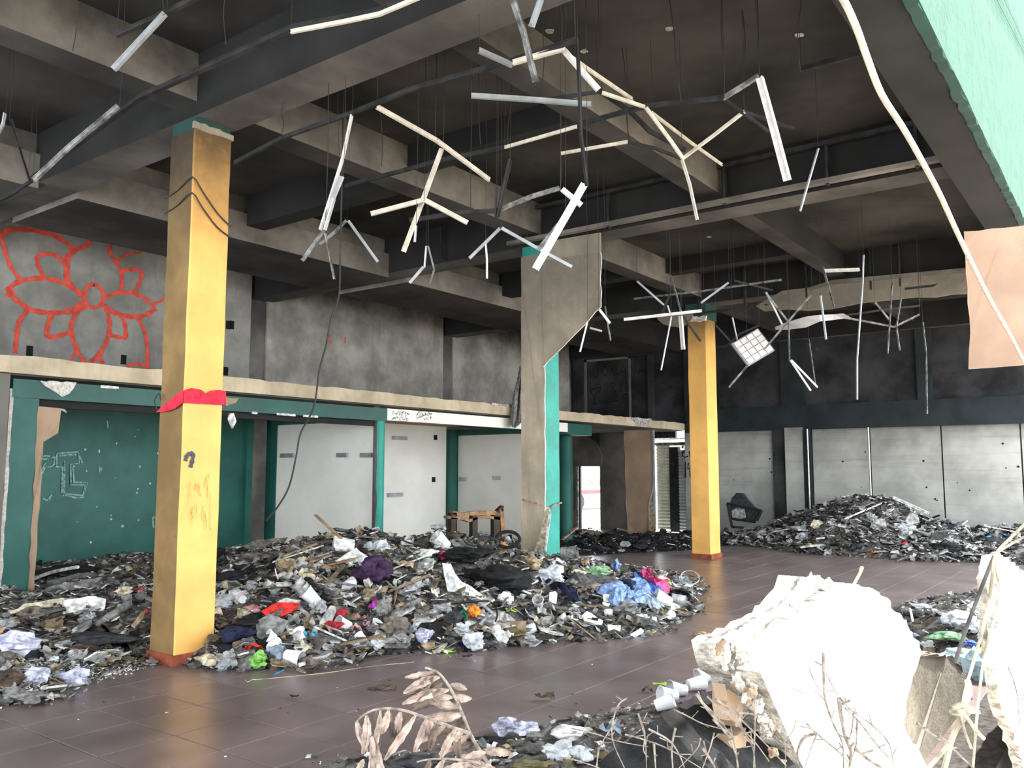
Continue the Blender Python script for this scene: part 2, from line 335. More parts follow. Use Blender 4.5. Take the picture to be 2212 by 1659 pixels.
# upper wall goes on behind the mezzanine, lower part has the openings
MB().box(XE, XE+.25, 9.47, YS+.3, 2.62, ZC).obj('panel', 'farup', wr)
MB().box(XE-.13, XE, .6, 9.36, 2.55, 3.12).obj('ring_beam', 'band', wr)
ys = [9.47, 6.77, 6.22, 4.93, 3.47, 2.0, .6]
for i, (a, b) in enumerate(zip(ys[:-1], ys[1:])):
    if i == 1: continue
    MB().box(XE-.03, XE+.01, b+.03, a-(.0 if i else .02), 0, 2.55).obj('concrete_panel', 'farlow', wr)
MB().box(XE-.16, XE, 6.40, 6.83, 0, 2.6).obj('pier', 'farlow', wr)
MB().box(XE-.10, XE, 6.83, 7.15, 0, 2.55).obj('pier', 'fardark', wr); MB().box(XE-.17, XE, 6.24, 6.40, 0, 2.55).obj('pier', 'band', wr)
for y in (6.28, 4.93): MB().tube([(XE-.2, y, 0), (XE-.2, y, 2.55)], .022, 8).obj('conduit', 'steel', wr)
for y, w_ in ((9.1, .3), (6.35, .55), (3.6, .3)): MB().box(XE-.12, XE, y, y+w_, 3.12, ZC).obj('pier', 'band', wr)
MB().box(XE-.1, XE, 10.3, 10.45, 2.8, 4.9).obj('pier', 'fardark', wr); MB().box(XE-.1, XE, 12.45, 12.8, 2.8, 4.7).obj('pier', 'fardark', wr)
# lower wall behind the mezzanine: doorway, grey board walls
MB().box(XE, XE+.2, 10.45, 12.0, -.02, 2.62).obj('panel', 'greywall', wr)
MB().box(XE, XE+.2, 12.72, YS+.2, -.02, 2.62).obj('panel', 'greywall', wr)
MB().box(XE+.02, XE+.08, 12.02, 12.72, 1.72, 2.62).obj('door_header_panel', 'fardark', wr)
MB().box(XE-.02, XE+.04, 12.70, 12.76, 0, 1.75).obj('door_post', 'bargrey', wr)
d1 = struct('door_1', MB().box(XE+.05, XE+.12, 11.98, 12.03, 0, 2.6).box(XE+.05, XE+.12, 12.66, 12.72, 0, 2.6), 'barblack')
# rectangle of boarded opening with scratched names
bo = MB().box(XE-.04, XE, 11.0, 12.42, 2.82, 4.62).obj('boarded_panel', 'farup', wr)
fr = MB(); [fr.box(XE-.06, XE-.03, a, b, c, d) for a, b, c, d in ((12.36, 12.44, 2.8, 4.66), (10.98, 11.04, 2.8, 4.66), (10.98, 12.44, 4.6, 4.66))]; fr.obj('board_frame', 'greywall', wr)
def textlines(words, at0, h, nrm, along, mb, w_=.02):
    """single line lettering: every letter is a few strokes on a 4 x 6 grid"""
    G = {'J': [[(3, 6), (3, 1), (1.5, 0), (0, 1.5)]], 'O': [[(2, 6), (0, 3), (2, 0), (4, 3), (2, 6)]], 'V': [[(0, 6), (2, 0), (4, 6)]], 'A': [[(0, 0), (2, 6), (4, 0)], [(1, 2), (3, 2)]], 'N': [[(0, 0), (0, 6), (4, 0), (4, 6)]],
         'I': [[(2, 0), (2, 6)]], 'Y': [[(0, 6), (2, 3), (4, 6)], [(2, 3), (2, 0)]], '9': [[(4, 4), (2, 3), (0, 4.5), (2, 6), (4, 4.5), (3.5, 0)]], '2': [[(0, 5), (2, 6), (4, 4.5), (0, 0), (4, 0)]], '8': [[(2, 3), (0, 4.5), (2, 6), (4, 4.5), (0, 1.5), (2, 0), (4, 1.5), (2, 3)]],
         'R': [[(0, 0), (0, 6), (3, 6), (3, 3), (0, 3), (4, 0)]], 'S': [[(4, 5), (2, 6), (0, 4.5), (4, 1.5), (2, 0), (0, 1)]], '7': [[(0, 6), (4, 6), (1, 0)]], 'L': [[(0, 6), (0, 0), (4, 0)]], 'C': [[(4, 5), (2, 6), (0, 3), (2, 0), (4, 1)]], 'P': [[(0, 0), (0, 6), (3, 5.5), (3, 3.5), (0, 3)]]}
    x = 0; k = h/6
    for ch in words:
        for s in G.get(ch, []): stroke(mb, [Vector(at0)+Vector(along)*(x+a)*k+Vector((0, 0, 1))*b*k for a, b in s], w_, nrm, False)
        x += 5.6
gt = MB()
textlines('JOVANA', (XE-.04, 12.15, 4.15), .30, (-1, 0, 0), (0, -1, 0), gt, .03)
textlines('9 2Y8', (XE-.04, 12.1, 3.72), .26, (-1, 0, 0), (0, -1, 0), gt, .025)
for l in ([(1275, 846), (1284, 838), (1293, 846), (1284, 856), (1275, 846)], [(1284, 856), (1284, 872)], [(1278, 872), (1290, 872)], [(1345, 855), (1352, 850), (1357, 857), (1350, 862), (1345, 855)], [(1310, 868), (1335, 866)]):
    stroke(gt, [onx(p, XE-.041) for p in l], .03, (-1, 0, 0), False)
gt.obj('scratched_writing', 'soft', wr)
gt = MB()
for l in ([(1476, 962), (1474, 968)], [(1480, 973), (1475, 976), (1474, 984), (1480, 988), (1487, 985)], [(1489, 975), (1492, 988)], [(1494, 974), (1489, 980)], [(1481, 998), (1481, 1032)], [(1487, 1000), (1486, 1014), (1496, 1006)], [(1493, 998), (1491, 1030)], [(1489, 1018), (1500, 1012)]):
    stroke(gt, [onx(p, XE-.032) for p in l], .035, (-1, 0, 0), False)
gt.obj('sprayed_tag', 'soft', wr)
# far wall spots
sp = MB()
for k in range(22):
    y, z, r = R.uniform(2, 9), R.uniform(.9, 2.3), R.uniform(.010, .026)
    sp.add([(XE-.036, y+r*math.cos(t*1.05), z+r*math.sin(t*1.05)) for t in range(6)], [tuple(range(6))])
sp.obj('bolt_hole', 'soft', wr)['kind'] = 'stuff'
# low wall of the open left side, outside the frame
wl = struct('wall_left', MB().box(-4.2, -4, .95, YS+.3, -.3, .9).box(-4.2, -4, .95, YS+.3, 4.6, ZC), 'darkwall')
# unseen canopy slab added above the frame to shade the left foreground
cn = thing('sun_blocker', 'flat canopy slab added out of view to shade the left part of the opening', 'blocker')
MB().box(-5, 3.35, -7.0, .92, 4.6, 4.8).obj('slab', 'greywall', cn); MB().box(-5, 3.35, -7.05, -7.0, 4.5, 4.9).obj('edge_board', 'greywall', cn)
for y in (-6.8,): MB().box(-4.8, -4.5, y, y+.3, -.5, 4.6).obj('post', 'greywall', cn); MB().box(2.9, 3.2, y, y+.3, -.5, 4.6).obj('post', 'greywall', cn)
# ---------------------------------------------------------------- mezzanine
mz = thing('mezzanine_slab', 'long beige painted mezzanine slab edge above the green and white stalls', 'mezzanine')
top = [Vector((3.2, YL, 2.80))]; rr = random.Random(4); x = 3.2
while x < XE: top.append(Vector((x, YL, 2.795+rr.uniform(-.012, .012)))); x += .16
top.append(Vector((XE, YL, 2.79)))
MB().prism([Vector((3.2, YL, 2.61)), Vector((XE, YL, 2.61))]+top[::-1], (0, .12, 0)).obj('slab_edge', 'ledge', mz)
MB().box(3.2, XE, YL+.12, YS, 2.60, 2.78).obj('slab', 'greywall', mz)
for a, b, s in ((12.05, 14.2, 3), (17.2, 18.3, 8)):
    pts = ragged([(a, YL-.012, 2.815), (b, YL-.012, 2.815), (b, YL-.012, 2.77), ((a+b)/2, YL-.012, 2.74 if s == 3 else 2.62), (a, YL-.012, 2.775)], .012, .12, s)
    MB().prism(pts, (0, .03, 0)).obj('chipped_patch', 'ledgeraw', mz)
# stalls under the mezzanine
st = thing('stall_partition', 'off white partition wall closing the first stall beside the peeling green post', 'partition')
MB().box(PX[1], PX[1]+.1, YL+.2, 12.03, -.02, 2.37).obj('panel', 'white', st)
for p, q in (((609, 981), (636, 985)), ((730, 980), (752, 985)), ((781, 980), (806, 985))):
    a, b = onx(p, PX[1]-.01), onx(q, PX[1]-.01); MB().box(PX[1]-.05, PX[1], b.y, a.y, a.z-.06, a.z+.01).obj('bracket', 'steel', st)
s2 = thing('stall_partition', 'off white partition wall behind the broken wooden chair back', 'partition')
MB().box(PX[2], PX[2]+.1, 10.25, 12.38, -.02, 2.37).obj('panel', 'white', s2)
for p in ((1000, 1035), (1073, 1032)):
    a = onx(p, PX[2]-.01); MB().box(PX[2]-.03, PX[2], a.y-.1, a.y+.1, a.z-.05, a.z+.04).obj('bracket', 'steel', s2)
s3 = thing('back_partition', 'off white rear wall of the middle stall between two green posts', 'partition')
MB().box(10.2, 14.38, 12.5, 12.6, -.02, 2.56).obj('panel', 'white', s3)
for p, ww in (((855, 946), .30), ((844, 1069), .32)):
    a = ony(p, 12.49); MB().box(a.x-.1, a.x+ww, 12.44, 12.5, a.z-.04, a.z+.04).obj('bracket', 'steel', s3)
for p in ((941, 945), (937, 1036)):
    a = ony(p, 12.49); MB().box(a.x-.05, a.x+.05, 12.485, 12.5, a.z-.055, a.z+.055).obj('hole', 'soft', s3)
gw = thing('green_wall', 'dark green rear wall of the first stall with chalk letters', 'wall')
MB().box(3.9, 8.85, 12.2, 12.3, -.02, 2.6).obj('panel', 'green', gw)
MB().box(8.85, 8.97, 12.12, 12.3, -.02, 2.6).obj('door_jamb', 'green', gw)
ck = MB(); c4 = lambda l: [ony((x/3.95, 740+y/3.95), 12.195) for x, y in l]
for l in ([(330, 968), (430, 970)], [(330, 990), (415, 995), (380, 1040), (310, 1180)], [(430, 985), (465, 975), (460, 1040), (430, 1060), (385, 1060), (320, 1190)], [(485, 945), (665, 935), (675, 1030), (600, 1040), (600, 1060)], [(485, 945), (480, 1060), (550, 1065), (550, 1010)], [(500, 965), (650, 955)],
          [(530, 1065), (528, 1280)], [(548, 1065), (545, 1290)], [(600, 1050), (605, 1220)], [(620, 1060), (630, 1190), (745, 1195), (710, 1305), (550, 1290)], [(610, 1212), (725, 1215), (705, 1300)], [(550, 1300), (640, 1325), (720, 1320)], [(665, 945), (700, 1030)], [(360, 1330), (400, 1345), (440, 1300)], [(380, 1345), (430, 1330)],
          [(1300, 1490), (1310, 1580)], [(1300, 1490), (1330, 1492)], [(845, 1055), (850, 1110)], [(865, 1065), (860, 1095)], [(915, 665), (918, 730)]):
    stroke(ck, c4(l), .022, (0, -1, 0), False)
ck.obj('chalk_letters', 'chalk', gw)
ps = MB()
for k in range(34):
    x_, z_, r = R.uniform(5.8, 8.6), R.uniform(.5, 2.3), R.uniform(.006, .022)
    ps.add([(x_+r*math.cos(t*1.26)*R.uniform(.5, 1.3), 12.194, z_+r*math.sin(t*1.26)*R.uniform(.5, 1.6)) for t in range(5)], [(0, 1, 2, 3, 4)])
ps.obj('paint_chip', 'gypsum', gw)['kind'] = 'stuff'
# green frames
gfm = thing('green_stall_frame', 'dark green painted frame post and lintel around the first stall', 'frame')
MB().box(3.99, 9.47, YL+.04, YL+.14, 2.36, 2.555).obj('lintel', 'green', gfm)
MB().box(3.99, 4.27, YL+.06, YL+.22, -.02, 2.38).obj('post', 'green', gfm)
MB().prism(ragged([(3.955, YL+.05, 0), (4.0, YL+.05, 0), (4.0, YL+.05, 2.45), (3.965, YL+.05, 2.45)], .008, .12, 3), (0, .04, 0)).obj('broken_edge', 'gypsum', gfm)
MB().prism(ragged([(4.26, YL+.05, .1), (4.32, YL+.05, .1), (4.33, YL+.05, 1.9), (4.48, YL+.05, 2.0), (4.50, YL+.05, 2.27), (4.26, YL+.05, 2.28)], .008, .12, 5), (0, .05, 0)).obj('drywall_remnant', 'drybrown', gfm)
MB().box(4.27, 9.3, YL+.14, YL+.2, 2.28, 2.37).obj('lintel_soffit', 'beamdark', gfm)
def torn(pl, par, m='gypsum', seed=1, yy=YL+.02, t=.025, amp=.012):
    MB().prism(ragged([ony(p, yy) for p in pl], amp, .05, seed), (0, t, 0)).obj('torn_flap', m, par)
torn([(88, 822), (166, 826), (160, 838), (150, 850), (135, 857), (122, 848), (105, 838)], gfm, seed=2)
torn([(484, 857), (516, 860), (510, 870), (490, 877), (482, 874)], gfm, 'drybrown', 3); torn([(128, 874), (140, 884), (145, 892), (130, 884)], gfm, 'chalk white', 4, YL+.2); torn([(497, 893), (505, 892), (511, 910), (503, 926), (494, 905)], gfm, 'chalk white', 5)
for a, b in (((218, 832), (256, 836)), ((544, 889), (556, 890)), ((598, 892), (638, 895)), ((655, 896), (687, 898))):
    A_, B_ = ony(a, YL+.035), ony(b, YL+.035); MB().box(A_.x, B_.x, YL+.03, YL+.04, A_.z-.03, A_.z).obj('chipped_strip', 'chalk white', gfm)
# door of the far dark passage, green post behind, peeling post
gp = thing('green_post', 'dark green post at the rear left end of the first off white partition', 'post')
MB().box(PX[1]-.02, PX[1]+.12, 12.035, 12.30, -.02, 2.55).obj('post', 'green', gp)
hb = MB().box(PX[1]-.02, PX[1]+.12, YL+.24, 12.0, 2.38, 2.6).obj('header_beam', 'green'); tag(hb, 'dark green header beam over the first off white partition', 'beam'); center(hb)
pp = thing('peeling_post', 'round green post with peeling paint and bare grey side', 'post')
MB().lathe([(.085, 0), (.085, 2.42)], (9.40, YL+.14, 0), 16).obj('bare_shaft', 'greywall', pp, smooth=True)
gs = MB(); nn = 26
for k in range(nn):
    z0, z1 = 2.4*k/nn, 2.4*(k+1)/nn; e0, e1 = [-.15+.35*noise.noise(Vector((0, 3.1, z*2.2))) for z in (z0, z1)]
    for t in range(6):
        f = lambda e, t, z: (9.40+.09*math.cos((e-2.5)+(2.1-e*.3)*t/6), YL+.14+.09*math.sin((e-2.5)+(2.1-e*.3)*t/6), z)
        gs.add([f(e0, t, z0), f(e0, t+1, z0), f(e1, t+1, z1), f(e1, t, z1)], [(0, 1, 2, 3)])
gs.obj('green_paint', 'greenlit', pp, smooth=True)
wlt = thing('white_lintel', 'off white lintel board with two scribbled tags under the slab edge', 'lintel')
MB().box(9.48, 14.66, YL+.04, YL+.14, 2.375, 2.56).obj('board', 'white', wlt)
tg = MB(); rr = random.Random(12)
for cx in (862, 914):
    for row in (893, 903):
        x = cx-15
        while x < cx+18:
            pts = [ony((x+rr.uniform(-1, 7), row+(x-cx)*.06+rr.uniform(-6, 6)), YL+.036) for _ in range(4)]
            stroke(tg, pts, .007, (0, -1, 0), False); x += 5
tg.obj('scribbled_tag', 'soft', wlt)
gp2 = thing('green_post', 'dark green post beside the second off white partition', 'post')
MB().box(PX[2]-.25, PX[2]+.1, 12.4, 12.7, -.02, 2.5).obj('post', 'green', gp2); hb = MB().box(PX[2]-.04, PX[2]+.12, YL+.8, 12.38, 2.38, 2.5).obj('header_beam', 'green'); tag(hb, 'dark green header beam over the second off white partition', 'beam'); center(hb)
MB().box(9.6, 14.4, 12.1, 12.5, 2.56, 2.6).obj('ceiling_strip', 'drybrown', s3)
# third stall: round column, brown drywall, shutters
rc = thing('round_column', 'slim round dark green column behind the green clad pillar', 'column')
MB().lathe([(.14, 0), (.14, 2.32), (.15, 2.34)], (15.42, 10.0, 0), 20).obj('shaft', 'green', rc, smooth=True)
MB().box(14.66, 15.62, YL+.05, 10.15, 2.33, 2.56).obj('cap', 'green', rc)
bd = thing('brown_drywall_panel', 'tall brown drywall partition with broken edges beneath the slab edge', 'drywall panel')
MB().prism(ragged([(18.2, 10.06, 0), (18.2, 9.50, 0), (18.2, 9.5, .8), (18.2, 9.36, 1.3), (18.2, 9.36, 2.55), (18.2, 10.12, 2.55)], .012, .2, 5), (.09, 0, 0), 0, 1).obj('sheet', ['drybrown', 'gypsum'], bd)
MB().prism(ragged([(18.16, 9.48, .05), (18.16, 9.32, .0), (18.16, 9.30, .5), (18.16, 9.42, .95)], .01, .1, 6), (.03, 0, 0)).obj('torn_strip', 'tan', bd)
MB().bar((18.2, 9.33, .2), (18.2, 9.33, 2.55), .07, .03, (0, 1, 0)).obj('steel_stud', 'steel', bd)
gb = thing('grey_board', 'dark grey hanging board with a torn curved edge above the bright doorway', 'board')
MB().prism(ragged([onx(p, XE-.2) for p in ((1226, 940), (1262, 938), (1290, 960), (1300, 985), (1299, 1008), (1260, 1008), (1226, 1007))], .01, .3, 2), (.04, 0, 0)).obj('board', 'greywall', gb)
for nm, y0, y1, m_, lb in (('corrugated_shutter', 10.05, 10.44, 'shutter', 'narrow cream corrugated metal sheet beside the brown drywall panel'), ('corrugated_shutter', 9.50, 9.80, 'shutterw', 'white corrugated metal sheet next to the concrete wall')):
    sh = thing(nm, lb, 'shutter'); n = 26; top = 2.25 if m_ == 'shutter' else 2.1
    for k in range(n):
        z0 = .02+top*k/n; h = top/n
        MB().prism([(XE+.34, y0, z0), (XE+.30, y0, z0+h*.35), (XE+.30, y0, z0+h*.6), (XE+.34, y0, z0+h), (XE+.36, y0, z0+h), (XE+.36, y0, z0)], (0, y1-y0, 0)).obj('slat', m_, sh)
dk = thing('shutter_frame', 'black steel frame between the cream and white corrugated sheets', 'frame')
MB().box(XE+.28, XE+.42, 9.80, 10.05, 0, 2.2).obj('post', 'barblack', dk); MB().box(XE+.25, XE+.4, 9.5, 10.5, 2.25, 2.33).obj('rail', 'bargrey', dk)
co = MB()
for k in range(30):
    y = 9.4+k*.04; co.prism([(XE+.4, y, 2.42), (XE+.4, y+.02, 2.45), (XE+.4, y+.04, 2.42), (XE+.4, y+.04, 2.41), (XE+.4, y+.02, 2.44), (XE+.4, y, 2.41)], (.9, 0, .03))
rf = thing('corrugated_roof', 'rusty corrugated roof edge above the shutters', 'roof'); co.obj('sheet', 'bargrey', rf)
MB().box(XE+.2, XE+.3, 9.82, 10.6, 2.44, 2.64).obj('beam', 'barblack', rf)
struct('wall_outer', MB().box(XE+1.3, XE+1.35, 9.0, 10.6, -.05, 2.3), 'white')
car = thing('parked_car', 'white car with a red stripe glimpsed through the bright doorway', 'car')
cx_, cy_ = 31.0, 18.6
MB().prism([(cx_-2, cy_, .35), (cx_+2, cy_, .35), (cx_+2.05, cy_, .8), (cx_+1.2, cy_, .9), (cx_+.6, cy_, 1.35), (cx_-1.1, cy_, 1.38), (cx_-1.9, cy_, .95), (cx_-2.05, cy_, .7)], (0, 1.6, 0)).obj('body', 'foam', car); MB().prism([(cx_-2.02, cy_-.02, .62), (cx_+2.02, cy_-.02, .62), (cx_+2.02, cy_-.02, .78), (cx_-2.02, cy_-.02, .78)], (0, .02, 0)).obj('red_stripe', 'red', car)
for a in (-1.3, 1.3): MB().tube([(cx_+a, cy_-.02, .32), (cx_+a, cy_+.2, .32)], .32, 16).obj('wheel', 'barblack', car)
MB().prism([(cx_-.9, cy_-.01, .95), (cx_+.5, cy_-.01, .95), (cx_+.25, cy_-.01, 1.28), (cx_-.8, cy_-.01, 1.28)], (0, .02, 0)).obj('window', 'mid grey', car)
# dark plaster pier left of the first stall
dp = thing('grey_pier', 'grey brown smoke stained pier left of the green post', 'pier')
MB().box(2.6, 3.95, YL+.02, YL+.3, -.02, 2.6).obj('face', 'greywall', dp)
# ---------------------------------------------------------------- pillars
def pillar(x0, x1, y0, y1, m, label, skirt=True, top=4.69, cap=None, side=None):
    t = thing('pillar', label, 'pillar')
    mb = MB(); n = 40; b = .012; prof = [(x0+b, y0), (x1-b, y0), (x1, y0+b), (x1, y1-b), (x1-b, y1), (x0+b, y1), (x0, y1-b), (x0, y0+b)]
    zt = top if cap is None else cap
    for k in range(n):
        for i in range(8):
            a, c = prof[i], prof[(i+1) % 8]; z0, z1 = zt*k/n, zt*(k+1)/n
            j = lambda p, z: (p[0]+.006*noise.noise(Vector((p[0]*3, p[1]*3, z*2.5))), p[1]+.006*noise.noise(Vector((p[1]*3, p[0]*3, z*2.5+9))), z)
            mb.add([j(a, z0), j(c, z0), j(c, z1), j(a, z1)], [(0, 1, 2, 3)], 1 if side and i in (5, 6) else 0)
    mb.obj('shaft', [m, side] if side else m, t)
    if cap:
        MB().box(x0+.012, x1-.012, y0+.012, y1-.012, cap, 4.70).obj('capital', 'green', t)
        MB().prism(ragged([(x0-.01, y0-.01, cap), (x1+.01, y0-.01, cap), (x1+.01, y0-.01, cap+.05), (x0-.01, y0-.01, cap+.06)], .01, .05, 3), (0, .03, 0)).obj('plaster_rim', 'drywall', t)
    if skirt:
        for nm, bx in (('a', (x0-.018, x1+.018, y0-.018, y0, 0, .085)), ('b', (x0-.018, x0, y0, y1, 0, .085)), ('c', (x1, x1+.018, y0, y1, 0, .085)), ('d', (x0-.018, x1+.018, y1, y1+.018, 0, .085))):
            MB().box(*bx).obj('skirting', 'skirt', t)
    return t
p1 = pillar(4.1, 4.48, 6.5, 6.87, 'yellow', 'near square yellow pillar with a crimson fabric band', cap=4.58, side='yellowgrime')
for dz in (0, -.14):   # burnt wires sagging round the pillar
    MB().tube(smooth_path([(4.09, 6.9, 4.02+dz), (4.09, 6.7, 4.06+dz), (4.085, 6.485, 4.13+dz), (4.2, 6.485, 4.02+dz), (4.35, 6.485, 3.87+dz*.9), (4.49, 6.485, 3.78+dz*.7)], 3), .007, 5).obj('sagging_wire', 'wire', p1)
mk = MB(); stroke(mk, [ony(p, 6.494) for p in ((400, 996), (403, 986), (410, 980), (417, 982), (414, 1000), (411, 1010))], .035, (0, -1, 0)); mk.obj('marker_scrawl', 'marker', p1)
mk = MB(); rr = random.Random(5)
for k in range(16):
    x, y = rr.uniform(404, 455), rr.uniform(1010, 1120)
    stroke(mk, [ony((x+rr.uniform(-3, 3), y+j*rr.uniform(6, 14)), 6.493) for j in range(4)], .004, (0, -1, 0), False)
mk.obj('pencil_scratches', 'ochre', p1)
rb = thing('fabric_band', 'crimson fabric band tied around the near yellow pillar', 'ribbon')
f1 = [(4.085, 6.485, 2.165), (4.49, 6.485, 2.17), (4.49, 6.485, 2.29), (4.42, 6.48, 2.30), (4.34, 6.478, 2.285), (4.29, 6.478, 2.25), (4.24, 6.478, 2.285), (4.15, 6.48, 2.295), (4.085, 6.485, 2.27)]
MB().prism(f1, (0, -.012, 0)).obj('front_panel', 'ribbon', rb)
MB().prism([(4.082, 6.485, 2.165), (4.082, 6.485, 2.27), (4.078, 6.65, 2.20), (4.075, 6.8, 2.13), (4.075, 6.86, 2.10), (4.078, 6.7, 2.10), (4.08, 6.58, 2.12)], (-.012, 0, 0)).obj('side_panel', 'ribbon', rb)
MB().tube(smooth_path([(4.07, 6.85, 2.12), (4.05, 6.87, 2.2), (4.06, 6.82, 2.26), (4.07, 6.80, 2.2)], 4), .006, 5).obj('knot_tail', 'wire', rb)
p3 = pillar(14.65, 15.10, 6.4, 6.77, 'yellow', 'far square yellow pillar with terracotta skirting', cap=None, top=4.42)
MB().box(14.63, 15.12, 6.38, 6.79, 4.40, 4.70).obj('capital', 'green', p3); MB().prism(ragged([(14.6, 6.38, 4.36), (14.6, 6.82, 4.36), (14.6, 6.8, 4.44), (14.6, 6.36, 4.44)], .02, .06, 3), (.05, 0, 0)).obj('plaster_rim', 'gypsum', p3)
p2 = pillar(9.42, 9.79, 6.45, 6.82, 'greenlit', 'sea green pillar clad in grey brown drywall on its near side', False, 4.70)
MB().prism(ragged([(9.40, 6.82, 0), (9.40, 6.43, 0), (9.40, 6.43, .8), (9.40, 6.43, 2.95), (9.40, 6.43, 4.45), (9.40, 6.82, 4.45)], .006, .14, 3), (.02, 0, 0), 0, 1).obj('drywall_cladding', ['drywallsoot', 'gypsum'], p2)
MB().box(9.40, 9.79, 6.42, 6.82, 4.45, 4.56).obj('plaster_rim', 'drywallsoot', p2)
dw = thing('drywall_sheet', 'large torn drywall sheet sticking out from the sea green pillar top', 'drywall sheet')
MB().prism(ragged([(9.375, 6.44, 2.98), (9.375, 6.44, 4.46), (9.375, 5.53, 4.44), (9.375, 5.53, 3.70)], .010, .10, 9), (.022, 0, 0), 0, 1).obj('sheet', ['drywallsoot', 'gypsum'], dw)
MB().prism(ragged([(9.365, 6.46, 4.44), (9.365, 6.46, 4.70), (9.365, 5.52, 4.68), (9.365, 5.52, 4.42)], .005, .2, 4), (.02, 0, 0)).obj('upper_strip', 'drywall', dw)
tp = thing('binding_tape', 'pale tape tied round the sea green pillar above the rubbish', 'tape')
MB().tube(smooth_path([onx((1128, 1079), 9.36), onx((1160, 1088), 9.37), ony((1186, 1098), 6.42), ony((1196, 1092), 6.42), ony((1213, 1086), 6.43)], 3), .012, 5).obj('strap', 'dusty pink', tp)
MB().prism([onx(p, 9.34) for p in ((1180, 1095), (1188, 1102), (1176, 1190), (1150, 1200), (1168, 1150))], (.01, 0, 0)).obj('tail', 'cream', tp)
MB().prism([onx(p, 9.33) for p in ((1186, 1100), (1190, 1110), (1182, 1170), (1178, 1198), (1174, 1198), (1180, 1150))], (.01, 0, 0)).obj('tail', 'chalk white', tp)
# bulkhead cladding left on the third beam, hanging frame at second beam
bk = thing('bulkhead_strip', 'long smoked bulkhead strip hanging torn beneath the far beam', 'bulkhead')
q = lambda p: onx(p, 14.55)
MB().prism(ragged([q((1632, 661)), q((1690, 628)), q((1740, 622)), q((1800, 610)), q((2100, 585)), q((2100, 634)), q((1900, 650)), q((1790, 668)), q((1700, 668)), q((1650, 672))], .02, .25, 6), (.05, 0, 0)).obj('face', 'drywallsoot', bk)
MB().prism([q((1750, 622)), q((1800, 606)), q((2110, 578)), q((2110, 586)), q((1800, 614)), q((1752, 628))], (-.06, 0, 0)).obj('lip', 'beam', bk)
MB().prism(ragged([q((1420, 690)), q((1432, 700)), q((1470, 708)), q((1492, 690)), q((1500, 672)), q((1424, 678))], .015, .12, 8), (.05, 0, 0)).obj('torn_end', 'drywallsoot', bk)
bf = thing('stud_framework', 'blackened steel stud frame hanging on the second cross beam', 'frame')
MB().bar((9.28, 6.95, 4.74), (9.28, 1.4, 4.74), .09, .05).obj('bottom_channel', 'beam', bf)
MB().bar((9.28, 6.6, 5.17), (9.28, 1.1, 5.17), .05, .05).obj('top_channel', 'barblack', bf)
for y in (8.2, 6.62, 5.35, 3.78, 2.6, 1.7): MB().bar((9.30, y, 4.70), (9.30, y, 5.20), .06, .03, (0, 1, 0)).obj('stud', 'barblack', bf)
bf3 = thing('stud_framework', 'blackened steel stud frame hanging on the far cross beam', 'frame')
for y in (6.5, 5.6, 4.5, 3.45, 3.0, 2.0): MB().bar((14.58, y, 4.55), (14.58, y, 5.22), .07, .03, (0, 1, 0)).obj('stud', 'barblack', bf3)
MB().bar((14.58, 7.2, 4.5), (14.58, 1.4, 4.5), .05, .04).obj('rail', 'barblack', bf3)
# facade: cracked green fascia with board planks, hanging peach drywall
fs = struct('wall_front', MB().box(-4, XE+.3, 1.0, 1.35, 4.42, 8.5), 'beamdark')
pts = ragged([(-4, .93, 4.41), (XE, .93, 4.41)], .011, .10, 8, False)
MB().prism(pts+[Vector((XE, .93, 8.5)), Vector((-4, .93, 8.5))], (0, .07, 0), 0, 1).obj('fascia_board', ['fascia', 'green'], fs)
c = ony((2140, 47), .925); MB().add([(c.x+.04*math.cos(t*.9)*(1+.3*math.sin(t*5)), .924, c.z+.03*math.sin(t*.9)*(1+.3*math.cos(t*3))) for t in range(7)], [tuple(range(7))]).obj('paint_chip', 'cream', fs)
MB().box(-4, XE+.3, .93, 1.2, -.45, -.02).obj('footing', 'concpale', fs)
pd = thing('peach_drywall_sheet', 'peach coloured drywall sheet hanging beneath the green fascia', 'drywall sheet')
MB().prism(ragged([onx(p, 9.3) for p in ((2082, 500), (2090, 620), (2096, 720), (2092, 797), (2150, 793), (2212, 788), (2300, 782), (2300, 480))], .008, .12, 3), (.03, 0, 0), 0, 1).obj('sheet', ['drypeach', 'gypsum'], pd)
# ================================================================ SUSPENDED CEILING REMAINS
# every bar: (label, colour, size, points); a point is a photo pixel with the height or depth where it hangs
def bend(pts):
    out = []; dep = None
    for p in pts:
        if len(p) == 3: P = onz(p[:2], p[2]); dep = depth(P)
        elif len(p) == 4: P = atd(p[:2], p[3]); dep = p[3]
        else: P = atd(p[:2], dep)
        out.append(P)
    return out
def gbar(label, col, size, *pts, name='grid_bar'):
    P = bend(pts); mb = MB()
    w_, h_ = size
    for a, b in zip(P[:-1], P[1:]): mb.tee(a, b, w_, h_)
    o = mb.obj(name, col); tag(o, label, 'ceiling bar', 'bent bars of the fallen ceiling grid'); center(o)
    T = max(P, key=lambda p: p.z)
    if label not in HELD and T.z > 2.5:      # its own thin hanger wire up to the ceiling or beam above
        zt = under(T.x, T.y); mw = MB().tube([T, Vector((T.x+.01, T.y, (T.z+zt)/2)), Vector((T.x, T.y, zt))], .0022, 4)
        if zt > T.z+.03: wo = mw.obj('hanger_wire', 'wire'); wo.parent = o; wo.location = -o.location
    return P
HELD = ()
def under(x, y):
    z = ZC
    for a in PX:
        if a < x < a+.42: z = 4.69
    for a, b, c in ((3.86, 4.13, 4.86), (6.48, 6.80, 4.815), (YL, 10.65, 4.62), (12.3, YS, 4.62)):
        if a < y < b: z = min(z, c)
    return z+.01
S, Mn, L_ = (.019, .022), (.026, .033), (.040, .042)
